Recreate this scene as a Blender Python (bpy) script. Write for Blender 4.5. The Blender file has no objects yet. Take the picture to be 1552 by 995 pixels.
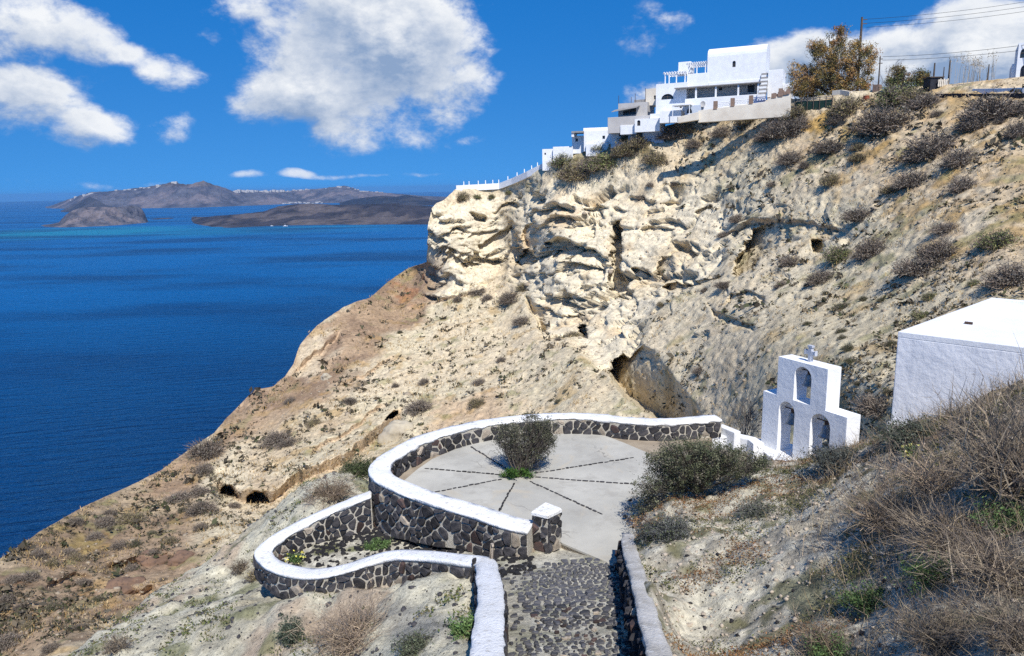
import bpy, math, random
import numpy as np
from mathutils import Matrix, Vector
random.seed(7); RNG = np.random.default_rng(7)
SC = bpy.context.scene
# ------------------------------------------------------------------ camera
H = 150.0                      # eye height above the sea
FPX = 1110.0                   # focal length in pixels of the 1552 px wide photograph
PT, PH = math.radians(11.0), math.radians(-1.19)
f_ = np.array([0, math.cos(PT), -math.sin(PT)]); r0_ = np.array([1., 0, 0]); u0_ = np.array([0, math.sin(PT), math.cos(PT)])
R_ = r0_ * math.cos(PH) + u0_ * math.sin(PH); U_ = u0_ * math.cos(PH) - r0_ * math.sin(PH)
cam = bpy.data.cameras.new('camera'); cam.sensor_width = 36; cam.lens = FPX / 1552 * 36
cam.clip_start = 0.1; cam.clip_end = 90000
camo = bpy.data.objects.new('camera', cam); SC.collection.objects.link(camo)
camo.matrix_world = Matrix(((R_[0], U_[0], -f_[0], 0), (R_[1], U_[1], -f_[1], 0), (R_[2], U_[2], -f_[2], H), (0, 0, 0, 1)))
SC.camera = camo
EYE = np.array([0, 0, H])
def ray(x, y):
    x = np.asarray(x, float); y = np.asarray(y, float)
    return f_ * FPX + R_ * (x - 776)[..., None] + U_ * (497.5 - y)[..., None]
def Pr(x, y, r):               # the point at horizontal distance r in the direction of a pixel
    d = ray(x, y); return EYE + d * (np.asarray(r, float) / np.hypot(d[..., 0], d[..., 1]))[..., None]
def Pz(x, y, dz):              # the point on the level dz (relative to the eye)
    d = ray(x, y); return EYE + d * (np.asarray(dz, float) / d[..., 2])[..., None]
def px_of(P):
    q = np.asarray(P, float) - EYE; w = q @ f_
    return np.stack([776 + FPX * (q @ R_) / w, 497.5 - FPX * (q @ U_) / w], -1)
# ------------------------------------------------------------------ light
SUN_EL = math.radians(51); SUN_AZ = np.array([0.225, -0.974]); SUN_AZ /= np.linalg.norm(SUN_AZ)
SUN_DIR = np.array([SUN_AZ[0] * math.cos(SUN_EL), SUN_AZ[1] * math.cos(SUN_EL), math.sin(SUN_EL)])
sl = bpy.data.lights.new('sun', 'SUN'); sl.energy = 4.6; sl.angle = math.radians(0.53); sl.color = (1.0, 0.955, 0.89)
so = bpy.data.objects.new('sun', sl); SC.collection.objects.link(so); so.location = (100, -100, 400)
so.rotation_mode = 'QUATERNION'; so.rotation_quaternion = Vector(SUN_DIR).to_track_quat('Z', 'Y')
SC.view_settings.view_transform = 'Standard'; SC.view_settings.look = 'None'
SC.view_settings.exposure = 0.32; SC.view_settings.gamma = 1.0
SC.cycles.max_bounces = 6; SC.cycles.diffuse_bounces = 3; SC.cycles.glossy_bounces = 2
SC.cycles.transparent_max_bounces = 4; SC.cycles.volume_bounces = 0
SC.cycles.use_denoising = False

class NT:                      # small helper for writing node trees
    def __init__(s, tree): s.t = tree; s.n = tree.nodes; s.l = tree.links
    def put(s, sock, v):
        if hasattr(v, 'is_output') or isinstance(v, bpy.types.NodeSocket): s.l.new(v, sock)
        elif v is not None: sock.default_value = v
    def m(s, op, a, b=None, c=None, clamp=False):
        n = s.n.new('ShaderNodeMath'); n.operation = op; n.use_clamp = clamp
        s.put(n.inputs[0], a)
        if b is not None: s.put(n.inputs[1], b)
        if c is not None: s.put(n.inputs[2], c)
        return n.outputs[0]
    def vm(s, op, a, b=None):
        n = s.n.new('ShaderNodeVectorMath'); n.operation = op; s.put(n.inputs[0], a)
        if b is not None: s.put(n.inputs[1], b)
        return n.outputs[0]
    def xyz(s, x, y, z):
        n = s.n.new('ShaderNodeCombineXYZ'); s.put(n.inputs[0], x); s.put(n.inputs[1], y); s.put(n.inputs[2], z); return n.outputs[0]
    def noise(s, vec, scale, detail=4, rough=0.55, dist=0.0, dims='3D'):
        n = s.n.new('ShaderNodeTexNoise'); n.noise_dimensions = dims
        if vec is not None: s.l.new(vec, n.inputs['Vector'])
        n.inputs['Scale'].default_value = scale; n.inputs['Detail'].default_value = detail
        n.inputs['Roughness'].default_value = rough; n.inputs['Distortion'].default_value = dist
        return n.outputs[0]
    def smooth(s, v, a, b, lo=0.0, hi=1.0):
        n = s.n.new('ShaderNodeMapRange'); n.interpolation_type = 'SMOOTHSTEP'; s.put(n.inputs[0], v)
        n.inputs[1].default_value = a; n.inputs[2].default_value = b; n.inputs[3].default_value = lo; n.inputs[4].default_value = hi
        return n.outputs[0]
    def mix(s, f, a, b, mode='MIX'):
        n = s.n.new('ShaderNodeMix'); n.data_type = 'RGBA'; n.blend_type = mode
        s.put(n.inputs[0], f); s.put(n.inputs[6], a); s.put(n.inputs[7], b); return n.outputs[2]

# ------------------------------------------------------------------ sky and clouds
world = bpy.data.worlds.new('World'); SC.world = world; world.use_nodes = True
w = NT(world.node_tree); w.n.clear()
out = w.n.new('ShaderNodeOutputWorld'); bg = w.n.new('ShaderNodeBackground'); bg.inputs['Strength'].default_value = 0.1
w.l.new(bg.outputs[0], out.inputs[0])
sky = w.n.new('ShaderNodeTexSky'); sky.sky_type = 'NISHITA'; sky.sun_disc = False
sky.sun_elevation = SUN_EL; sky.sun_rotation = math.atan2(SUN_AZ[0], SUN_AZ[1]); sky.altitude = 150
sky.air_density = 1.0; sky.dust_density = 0.0; sky.ozone_density = 3.5
tc = w.n.new('ShaderNodeTexCoord'); sep = w.n.new('ShaderNodeSeparateXYZ'); w.l.new(tc.outputs['Generated'], sep.inputs[0])
# clear, saturated air: the pale band of the model sky at the horizon is lifted out by looking a little higher into it
w.l.new(w.vm('NORMALIZE', w.xyz(sep.outputs[0], sep.outputs[1], w.m('ADD', w.m('MULTIPLY', w.m('ABSOLUTE', sep.outputs[2]), 0.95), 0.20))), sky.inputs['Vector'])
az = w.m('ARCTAN2', sep.outputs[0], sep.outputs[1]); el = w.m('ARCSINE', sep.outputs[2])
skyc = w.mix(1.0, sky.outputs[0], w.mix(w.smooth(el, 0.0, 0.28), (0.225, 0.665, 1.03, 1), (0.105, 0.72, 1.25, 1)), 'MULTIPLY')
def azel(x, y):
    d = ray(x, y); return math.atan2(d[0], d[1]), math.atan2(d[2], math.hypot(d[0], d[1]))
# each cloud: centre, half width, half height (given where it stands in the photograph), weight
CLOUDS = [(65, 45, 92, 48, 1.0), (12, 150, 100, 46, 0.85), (130, 190, 66, 28, 0.85), (255, 112, 52, 28, 0.9), (185, 85, 70, 22, 0.6),
          (262, 190, 34, 22, 0.55), (565, 60, 170, 120, 1.2), (640, 90, 110, 110, 1.0), (470, 145, 105, 50, 1.0), (520, 190, 80, 40, 0.8), (430, 15, 120, 34, 0.7),
          (690, 120, 60, 70, 0.8), (708, 218, 34, 12, 0.55), (990, 55, 60, 40, 0.42), (1415, 105, 155, 72, 1.5), (1250, 105, 130, 52, 1.2), (1520, 110, 90, 56, 1.2), (1150, 125, 60, 45, 0.7), (970, 145, 46, 26, 0.6),
          (375, 266, 34, 8, 0.6), (452, 262, 34, 7, 0.62), (560, 264, 110, 5, 0.45), (200, 276, 70, 8, 0.42), (20, 274, 60, 7, 0.35), (1300, 15, 60, 14, 0.2), (345, 50, 60, 26, 0.4)]
def cloud_density(dU, dV):
    u = w.m('ADD', az, dU); v = w.m('ADD', el, dV)
    vec = w.xyz(u, w.m('MULTIPLY', v, 1.55), 0.0)
    nz = w.noise(vec, 9.0, 11, 0.63, 0.12)
    warp = w.m('MULTIPLY', w.m('SUBTRACT', w.noise(vec, 5.0, 3, 0.5), 0.5), 0.07)
    u2 = w.m('ADD', u, warp); v2 = w.m('ADD', v, w.m('MULTIPLY', warp, 0.6))
    tot = None
    for (x, y, rx, ry, wt) in CLOUDS:
        a0, e0 = azel(x, y)
        du = w.m('DIVIDE', w.m('SUBTRACT', u2, a0), rx / 1110 * 1.25); dv = w.m('DIVIDE', w.m('SUBTRACT', v2, e0), ry / 1110 * 1.25)
        q = w.m('ADD', w.m('MULTIPLY', du, du), w.m('MULTIPLY', dv, dv))
        b = w.m('MULTIPLY', w.m('MAXIMUM', w.m('SUBTRACT', 1.0, q), 0.0), wt)
        tot = b if tot is None else w.m('MAXIMUM', tot, b)
    # the rest of the sky carries the same scattered clouds
    lo = w.smooth(w.noise(w.xyz(w.m('MULTIPLY', az, 1.0), w.m('MULTIPLY', el, 2.0), 3.0), 2.3, 3, 0.5), 0.52, 0.75)
    away = w.m('MAXIMUM', w.smooth(w.m('ABSOLUTE', az), 0.66, 0.85), w.smooth(el, 0.27, 0.40))
    away = w.m('MULTIPLY', away, w.smooth(el, 0.0, 0.06))
    tot = w.m('MAXIMUM', tot, w.m('MULTIPLY', w.m('MULTIPLY', lo, away), 0.9))
    return w.m('ADD', w.m('SUBTRACT', tot, 0.36), w.m('MULTIPLY', w.m('SUBTRACT', nz, 0.5), 2.2)), nz, vec, tot
D0, n0, vec0, tot0 = cloud_density(0.0, 0.0)
D1, n1, _, _t = cloud_density(0.012, 0.022)
present = w.smooth(tot0, 0.0, 0.30)
alpha = w.m('MULTIPLY', w.m('MULTIPLY', w.smooth(D0, -0.04, 0.50), present), 0.97)
lit = w.m('ADD', 0.58, w.m('MULTIPLY', w.m('SUBTRACT', D0, D1), 1.05), clamp=True)
soft = w.smooth(w.noise(vec0, 7.5, 6, 0.6), 0.36, 0.62)
shade = w.m('MULTIPLY', w.smooth(D0, 0.25, 1.3), w.m('SUBTRACT', 1.0, soft))
lit = w.m('SUBTRACT', lit, w.m('MULTIPLY', shade, 1.15), clamp=True)
lit = w.m('MULTIPLY', lit, w.smooth(alpha, 0.0, 0.5, 0.75, 1.0))
cloudc = w.mix(lit, (2.2, 3.1, 4.7, 1), (7.6, 7.75, 7.9, 1))
low = w.smooth(el, 0.0, 0.09, 0.78, 1.0)
w.put(bg.inputs['Color'], w.mix(w.m('MULTIPLY', alpha, low), skyc, cloudc))

# ------------------------------------------------------------------ scene helpers
COL = SC.collection
def tag(o, label=None, cat=None, group=None, kind=None):
    if label: o['label'] = label
    if cat: o['category'] = cat
    if group: o['group'] = group
    if kind: o['kind'] = kind
    return o
def thing(name, loc, label, cat, group=None):
    o = bpy.data.objects.new(name, None); COL.objects.link(o); o.location = loc; o.empty_display_size = 0.3
    return tag(o, label, cat, group)
def wloc(p):
    v = Vector((0, 0, 0))
    while p is not None: v = v + p.location; p = p.parent
    return v
def mesh_from(V, F, mats=(), col=None, smooth=False, mi=None, nm='mesh'):
    """V (n,3); F an (m,k) array or a list of faces; col per-vertex albedo (n,3)"""
    me = bpy.data.meshes.new(nm); V = np.asarray(V, np.float32)
    if isinstance(F, np.ndarray):
        k = F.shape[1]; me.vertices.add(len(V)); me.vertices.foreach_set('co', V.ravel())
        me.loops.add(F.size); me.loops.foreach_set('vertex_index', F.astype(np.int32).ravel())
        me.polygons.add(len(F)); me.polygons.foreach_set('loop_start', np.arange(0, F.size, k, dtype=np.int32))
        me.update(calc_edges=True)
    else:
        me.from_pydata([tuple(map(float, v)) for v in V], [], F); me.update()
    if smooth: me.polygons.foreach_set('use_smooth', np.ones(len(me.polygons), bool))
    if col is not None:
        a = me.attributes.new('Col', 'FLOAT_COLOR', 'POINT')
        c = np.ones((len(V), 4), np.float32); c[:, :3] = col; a.data.foreach_set('color', c.ravel())
    for m in mats: me.materials.append(m)
    if mi is not None: me.polygons.foreach_set('material_index', np.asarray(mi, np.int32))
    return me
def obj(name, me, parent=None, at=None):
    """me in world coordinates unless at is given (then local to at)"""
    o = bpy.data.objects.new(name, me); COL.objects.link(o)
    if parent is not None:
        o.parent = parent
        if at is None: o.location = -wloc(parent)
        else: o.location = Vector(at) - wloc(parent)
    elif at is not None: o.location = at
    return o
class MB:
    """collects shapes given in world coordinates; build() links them as ONE mesh object"""
    def __init__(s): s.v = []; s.f = []
    def add(s, V, F):
        b = len(s.v); s.v += [tuple(map(float, p)) for p in V]; s.f += [[i + b for i in q] for q in F]; return s
    def hexa(s, c8):           # bottom four, top four, counter-clockwise
        return s.add(c8, [(3, 2, 1, 0), (4, 5, 6, 7), (0, 1, 5, 4), (1, 2, 6, 5), (2, 3, 7, 6), (3, 0, 4, 7)])
    def box(s, o, ax, ay, az_, lo, hi):   # box in the frame (o; ax, ay, az)
        o = np.asarray(o, float); P = []
        for z in (lo[2], hi[2]):
            for (x, y) in ((lo[0], lo[1]), (hi[0], lo[1]), (hi[0], hi[1]), (lo[0], hi[1])):
                P.append(o + ax * x + ay * y + az_ * z)
        return s.hexa(P)
    def tube(s, pts, rad, n=6, cap=True):
        pts = np.asarray(pts, float); rad = np.broadcast_to(np.asarray(rad, float), (len(pts),)); V = []; F = []
        for i, p in enumerate(pts):
            t = pts[min(i + 1, len(pts) - 1)] - pts[max(i - 1, 0)]; t = t / (np.linalg.norm(t) + 1e-9)
            a = np.cross(t, [0, 0, 1.] if abs(t[2]) < .9 else [1., 0, 0]); a /= np.linalg.norm(a); b = np.cross(t, a)
            for k in range(n):
                g = 2 * math.pi * k / n; V.append(p + rad[i] * (a * math.cos(g) + b * math.sin(g)))
        for i in range(len(pts) - 1):
            for k in range(n):
                k2 = (k + 1) % n; F.append((i * n + k, i * n + k2, (i + 1) * n + k2, (i + 1) * n + k))
        if cap: F += [tuple(range(n))[::-1], tuple(range((len(pts) - 1) * n, len(pts) * n))]
        return s.add(V, F)
    def lathe(s, o, prof, n=14):
        o = np.asarray(o, float); V = []; F = []
        for (r, z) in prof:
            for k in range(n):
                g = 2 * math.pi * k / n; V.append(o + [r * math.cos(g), r * math.sin(g), z])
        for i in range(len(prof) - 1):
            for k in range(n):
                k2 = (k + 1) % n; F.append((i * n + k, i * n + k2, (i + 1) * n + k2, (i + 1) * n + k))
        return s.add(V, F)
    def build(s, name, m, parent=None, smooth=False):
        return obj(name, mesh_from(s.v, s.f, [m], smooth=smooth, nm=name), parent)
X3, Y3, Z3 = np.eye(3)

# ------------------------------------------------------------------ numeric noise
def _h(ix, iy, iz, seed):
    n = (ix.astype(np.int64) * 374761393 + iy.astype(np.int64) * 668265263 + iz.astype(np.int64) * 1274126177 + seed * 974711) & 0xFFFFFFFF
    n = ((n ^ (n >> 13)) * 1274126177) & 0xFFFFFFFF; n = ((n ^ (n >> 16)) * 2246822519) & 0xFFFFFFFF
    return ((n ^ (n >> 15)) & 0xFFFFFF) / float(0xFFFFFF)
def vnoise(P, seed=0):
    P = np.asarray(P, float); i = np.floor(P).astype(np.int64); t = P - i; t = t * t * t * (t * (t * 6 - 15) + 10); o = 0
    for a in (0, 1):
        wa = t[..., 0] if a else 1 - t[..., 0]
        for b in (0, 1):
            wb = wa * (t[..., 1] if b else 1 - t[..., 1])
            for c in (0, 1):
                wc = wb * (t[..., 2] if c else 1 - t[..., 2])
                o = o + wc * _h(i[..., 0] + a, i[..., 1] + b, i[..., 2] + c, seed)
    return o
def fbm(P, octv=4, seed=0, gain=0.5):
    o = 0; a = 1; n = 0; P = np.asarray(P, float)
    for k in range(octv):
        o = o + a * vnoise(P * (2 ** k) + 17.3 * k, seed + k); n += a; a *= gain
    return o / n
def worley(P, seed=0):
    """F1, F2, height above the nearest feature point, random number of its cell"""
    i = np.floor(P).astype(np.int64); F1 = np.full(P.shape[:-1], 9.); F2 = F1.copy(); dz = np.zeros_like(F1); rid = np.zeros_like(F1)
    for a in (-1, 0, 1):
        for b in (-1, 0, 1):
            for c in (-1, 0, 1):
                cx, cy, cz = i[..., 0] + a, i[..., 1] + b, i[..., 2] + c
                qx = cx + .1 + .8 * _h(cx, cy, cz, seed); qy = cy + .1 + .8 * _h(cx, cy, cz, seed + 1); qz = cz + .1 + .8 * _h(cx, cy, cz, seed + 2)
                d = np.sqrt((P[..., 0] - qx) ** 2 + (P[..., 1] - qy) ** 2 + (P[..., 2] - qz) ** 2)
                n = d < F1; F2 = np.where(n, F1, np.minimum(F2, d)); dz = np.where(n, P[..., 2] - qz, dz)
                rid = np.where(n, _h(cx, cy, cz, seed + 3), rid); F1 = np.where(n, d, F1)
    return F1, F2, dz, rid
def sstep(a, b, x):
    t = np.clip((x - a) / (b - a), 0, 1); return t * t * (3 - 2 * t)
def poly_sd(x, y, poly):
    """signed distance to a polygon, positive inside"""
    P = np.asarray(poly, float); ins = np.zeros(x.shape, bool); d = np.full(x.shape, 1e9)
    for k in range(len(P)):
        a = P[k - 1]; b = P[k]; e = b - a
        t = np.clip(((x - a[0]) * e[0] + (y - a[1]) * e[1]) / (e @ e + 1e-9), 0, 1)
        d = np.minimum(d, np.hypot(x - a[0] - t * e[0], y - a[1] - t * e[1]))
        c = ((a[1] > y) != (b[1] > y)) & (x < (b[0] - a[0]) * (y - a[1]) / (b[1] - a[1] + 1e-12) + a[0]); ins ^= c
    return np.where(ins, d, -d)
class TPS:                     # smooth surface through scattered values
    def __init__(s, X, val, lam=1e-4):
        s.X = np.asarray(X, float); s.sc = np.ptp(s.X, axis=0).max(); s.X = s.X / s.sc; n = len(s.X)
        K = s.k(np.linalg.norm(s.X[:, None] - s.X[None], axis=-1)) + lam * np.eye(n)
        Pm = np.c_[np.ones(n), s.X]; A = np.block([[K, Pm], [Pm.T, np.zeros((3, 3))]])
        s.w = np.linalg.solve(A, np.r_[np.asarray(val, float), np.zeros(3)])
    def k(s, r): return np.where(r > 0, r * r * np.log(r + 1e-12), 0)
    def __call__(s, Q):
        Q = np.asarray(Q, float); sh = Q.shape[:-1]; Q = Q.reshape(-1, 2) / s.sc; o = np.zeros(len(Q)); n = len(s.X)
        for a in range(0, len(Q), 60000):
            q = Q[a:a + 60000]; o[a:a + 60000] = s.k(np.linalg.norm(q[:, None] - s.X[None], axis=-1)) @ s.w[:n] + s.w[n] + q @ s.w[n + 1:]
        return o.reshape(sh)
def quads(nr, nc):
    i = np.arange(nr * nc).reshape(nr, nc)
    return np.stack([i[:-1, :-1], i[:-1, 1:], i[1:, 1:], i[1:, :-1]], -1).reshape(-1, 4)

# ------------------------------------------------------------------ materials
def principled(name):
    m = bpy.data.materials.new(name); m.use_nodes = True; n = NT(m.node_tree)
    return m, n, m.node_tree.nodes['Principled BSDF']
def mat(name, c, c2=None, scale=3.0, rough=0.8, bump=0.0, bscale=20.0, rnd=0.0, metal=0.0, detail=5, c3=None):
    """base colour varied between c and c2 by a noise in object space; rnd varies the brightness from object to object"""
    m, n, b = principled(name); t = n.n.new('ShaderNodeTexCoord').outputs['Object']
    col = n.mix(n.smooth(n.noise(t, scale, detail), 0.3, 0.7), c + (1,), (c2 or c) + (1,))
    if c3: col = n.mix(n.smooth(n.noise(t, scale * 4.3, 3), 0.56, 0.70), col, c3 + (1,))
    if rnd:
        oi = n.n.new('ShaderNodeObjectInfo'); k = n.m('ADD', 1 - rnd, n.m('MULTIPLY', oi.outputs['Random'], 2 * rnd))
        col = n.mix(1.0, col, n.xyz(k, k, k), 'MULTIPLY')
    n.put(b.inputs['Base Color'], col); b.inputs['Roughness'].default_value = rough; b.inputs['Metallic'].default_value = metal
    b.inputs['Specular IOR Level'].default_value = 0.3
    if bump:
        bp = n.n.new('ShaderNodeBump'); bp.inputs['Strength'].default_value = bump; bp.inputs['Distance'].default_value = 0.02
        n.put(bp.inputs['Height'], n.noise(t, bscale, 6, 0.6)); n.put(b.inputs['Normal'], bp.outputs[0])
    return m
def mat_ground(name, f, bdist, speck=0.5, bstr=0.8):
    """terrain: colour of the soil from the mesh, grain, dark pits and relief from noise; f = grain frequency per metre"""
    m, n, b = principled(name); t = n.n.new('ShaderNodeTexCoord').outputs['Object']
    at = n.n.new('ShaderNodeAttribute'); at.attribute_name = 'Col'
    g1 = n.noise(t, f, 6, 0.7); g2 = n.noise(t, f * 5.1, 3, 0.6); g3 = n.noise(t, f * 1.7, 2, 0.5)
    k = n.m('ADD', n.smooth(g1, 0.25, 0.75, 0.68, 1.30), n.m('MULTIPLY', n.m('SUBTRACT', g2, 0.5), 0.6))
    col = n.mix(1.0, at.outputs['Color'], n.xyz(k, k, n.m('MULTIPLY', k, 0.97)), 'MULTIPLY')
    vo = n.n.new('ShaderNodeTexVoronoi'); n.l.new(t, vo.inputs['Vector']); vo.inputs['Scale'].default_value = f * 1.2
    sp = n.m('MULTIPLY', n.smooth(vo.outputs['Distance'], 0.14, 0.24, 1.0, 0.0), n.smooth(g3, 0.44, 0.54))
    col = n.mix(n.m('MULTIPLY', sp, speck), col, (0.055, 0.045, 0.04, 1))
    n.put(b.inputs['Base Color'], col); b.inputs['Roughness'].default_value = 0.95; b.inputs['Specular IOR Level'].default_value = 0.1
    bp = n.n.new('ShaderNodeBump'); bp.inputs['Strength'].default_value = bstr; bp.inputs['Distance'].default_value = bdist
    n.put(bp.inputs['Height'], n.m('SUBTRACT', n.m('ADD', g1, n.m('MULTIPLY', g2, 0.35)), n.m('MULTIPLY', sp, 0.5))); n.put(b.inputs['Normal'], bp.outputs[0])
    return m
def mat_plant(name, rough=0.75):
    m, n, b = principled(name); at = n.n.new('ShaderNodeAttribute'); at.attribute_name = 'Col'
    oi = n.n.new('ShaderNodeObjectInfo'); k = n.m('ADD', 0.85, n.m('MULTIPLY', oi.outputs['Random'], 0.4))
    n.put(b.inputs['Base Color'], n.mix(1.0, at.outputs['Color'], n.xyz(k, k, k), 'MULTIPLY'))
    b.inputs['Roughness'].default_value = rough; b.inputs['Specular IOR Level'].default_value = 0.2
    return m
M = {}
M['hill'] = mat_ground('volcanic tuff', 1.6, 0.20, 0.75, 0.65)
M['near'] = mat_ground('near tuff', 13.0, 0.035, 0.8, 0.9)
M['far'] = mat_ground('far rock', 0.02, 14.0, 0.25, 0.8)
M['plant'] = mat_plant('plant')
M['white'] = mat('white paint', (0.80, 0.81, 0.82), (0.72, 0.73, 0.74), 1.3, 0.6, 0.5, 9.0)
M['coping'] = mat('worn white paint', (0.82, 0.82, 0.81), (0.68, 0.68, 0.66), 2.6, 0.8, 1.0, 26.0, c3=(0.52, 0.50, 0.46))
def mat_plaster(name, c, stain, bstr, bsc):
    """limewashed plaster: trowel relief, grey weather streaks running down, rubbed patches"""
    m, n, b = principled(name); t = n.n.new('ShaderNodeTexCoord').outputs['Object']
    st = n.noise(n.vm('MULTIPLY', t, (3.2, 3.2, .35)), 1.0, 5, 0.6); pt = n.noise(t, 1.3, 5, 0.6); fine = n.noise(t, 14.0, 3, 0.6)
    k = n.m('ADD', n.m('MULTIPLY', n.smooth(st, 0.50, 0.74), 0.55), n.m('MULTIPLY', n.smooth(pt, 0.52, 0.74), 0.5), clamp=True)
    col = n.mix(k, c + (1,), stain + (1,)); col = n.mix(n.m('MULTIPLY', n.smooth(fine, 0.60, 0.75), 0.35), col, stain + (1,))
    n.put(b.inputs['Base Color'], col); b.inputs['Roughness'].default_value = 0.8; b.inputs['Specular IOR Level'].default_value = 0.2
    bp = n.n.new('ShaderNodeBump'); bp.inputs['Strength'].default_value = bstr; bp.inputs['Distance'].default_value = 0.03
    n.put(bp.inputs['Height'], n.m('ADD', n.noise(t, bsc, 6, 0.62), n.m('MULTIPLY', n.noise(t, bsc * .22, 3, 0.5), 2.0))); n.put(b.inputs['Normal'], bp.outputs[0]); return m
M['plaster'] = mat_plaster('rough white plaster', (0.80, 0.81, 0.83), (0.58, 0.61, 0.66), 0.6, 6.0)
M['belfry'] = mat_plaster('belfry white', (0.81, 0.82, 0.83), (0.64, 0.66, 0.69), 0.3, 9.0)
M['mortar'] = mat('sandy mortar', (0.50, 0.465, 0.395), (0.40, 0.37, 0.305), 5.0, 0.95, 1.0, 40.0)
M['kerb'] = mat('pale worn kerb', (0.56, 0.54, 0.50), (0.38, 0.36, 0.32), 3.0, 0.9, 1.0, 30.0, c3=(0.62, 0.61, 0.58))
M['stone'] = mat('lava stone', (0.024, 0.024, 0.028), (0.062, 0.058, 0.060), 9.0, 0.8, 0.9, 45.0, rnd=0.55)
M['cobble'] = mat('path cobble', (0.048, 0.050, 0.057), (0.095, 0.093, 0.098), 8.0, 0.7, 0.8, 45.0, rnd=0.5)
M['stone_red'] = mat('red lava stone', (0.085, 0.052, 0.045), (0.055, 0.042, 0.04), 9.0, 0.85, 0.9, 45.0, rnd=0.5)
M['stone_pale'] = mat('pale stone', (0.40, 0.34, 0.27), (0.28, 0.24, 0.19), 9.0, 0.85, 0.9, 45.0, rnd=0.3)
m, n, b = principled('terrace concrete'); t = n.n.new('ShaderNodeTexCoord').outputs['Object']
col = n.mix(n.smooth(n.noise(t, .55, 6, .62), .32, .68), (.475, .46, .405, 1), (.36, .35, .31, 1)); col = n.mix(n.m('MULTIPLY', n.smooth(n.noise(t, 2.3, 6, .65), .50, .70), .55), col, (.30, .285, .25, 1))
col = n.mix(n.m('MULTIPLY', n.smooth(n.noise(t, 1.1, 5, .6, .8), .56, .72), .6), col, (.45, .40, .31, 1)); cr = n.n.new('ShaderNodeTexVoronoi'); cr.feature = 'DISTANCE_TO_EDGE'; cr.inputs['Scale'].default_value = .42
n.l.new(n.vm('ADD', t, n.vm('MULTIPLY', n.xyz(n.noise(t, 1.7, 4, .6), n.noise(n.vm('ADD', t, (7., 3., 0.)), 1.7, 4, .6), 0.0), (.9, .9, 0.))), cr.inputs['Vector'])
crk = n.m('MULTIPLY', n.smooth(cr.outputs['Distance'], .002, .011, 1.0, 0.0), n.smooth(n.noise(t, .5, 2), .48, .60)); col = n.mix(n.m('MULTIPLY', crk, .6), col, (.15, .14, .125, 1))
sp = n.noise(t, 55.0, 2, .6); col = n.mix(n.m('MULTIPLY', n.smooth(sp, .62, .72), .35), col, (.24, .23, .21, 1)); n.put(b.inputs['Base Color'], col); b.inputs['Roughness'].default_value = .9; b.inputs['Specular IOR Level'].default_value = .15
bp = n.n.new('ShaderNodeBump'); bp.inputs['Strength'].default_value = .35; bp.inputs['Distance'].default_value = .01; n.put(bp.inputs['Height'], n.m('SUBTRACT', n.noise(t, 34.0, 5, .6), crk)); n.put(b.inputs['Normal'], bp.outputs[0]); M['concrete'] = m
M['soil'] = mat('sandy soil', (0.36, 0.30, 0.22), (0.27, 0.22, 0.16), 2.5, 0.95, 0.8, 30.0)
M['cream'] = mat('cream plaster', (0.72, 0.66, 0.55), (0.60, 0.53, 0.43), 0.5, 0.85, 0.6, 4.0)
M['grey'] = mat('grey plaster', (0.50, 0.48, 0.455), (0.43, 0.41, 0.39), 0.6, 0.8, 0.2, 6.0)
M['dark'] = mat('dark opening', (0.02, 0.02, 0.025), (0.035, 0.035, 0.04), 1.0, 0.35)
M['glass'] = mat('window glass', (0.02, 0.03, 0.04), (0.03, 0.04, 0.05), 1.0, 0.08)
M['wood'] = mat('weathered wood', (0.13, 0.10, 0.075), (0.075, 0.06, 0.05), 4.0, 0.85, 0.6, 25.0)
M['greywood'] = mat('grey beams', (0.30, 0.29, 0.28), (0.22, 0.21, 0.20), 3.0, 0.85)
M['brownstone'] = mat('brown pier', (0.28, 0.19, 0.14), (0.20, 0.14, 0.11), 3.0, 0.9, 0.6, 8.0)
M['blue'] = mat('blue paint', (0.07, 0.13, 0.33), (0.05, 0.10, 0.26), 2.0, 0.6)
M['bluewall'] = mat('pale blue wall', (0.52, 0.58, 0.66), (0.46, 0.52, 0.60), 0.6, 0.75, 0.2, 6.0)
M['bronze'] = mat('bell metal', (0.30, 0.33, 0.36), (0.17, 0.19, 0.20), 7.0, 0.48, 0.3, 30.0, metal=0.6)
M['iron'] = mat('rusted iron', (0.05, 0.035, 0.03), (0.09, 0.05, 0.035), 10.0, 0.8)
M['marble'] = mat('grey marble', (0.52, 0.54, 0.58), (0.42, 0.44, 0.48), 8.0, 0.55, 0.3, 30.0)
M['wire'] = mat('black cable', (0.02, 0.02, 0.022), None, 1.0, 0.5)
M['net'] = mat('green netting', (0.03, 0.075, 0.05), (0.02, 0.05, 0.035), 3.0, 0.8)
M['terracotta'] = mat('terracotta', (0.40, 0.12, 0.06), (0.30, 0.09, 0.05), 4.0, 0.8)
M['orangesoil'] = mat('hull', (0.7, 0.7, 0.7), None, 1.0, 0.4)
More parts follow.
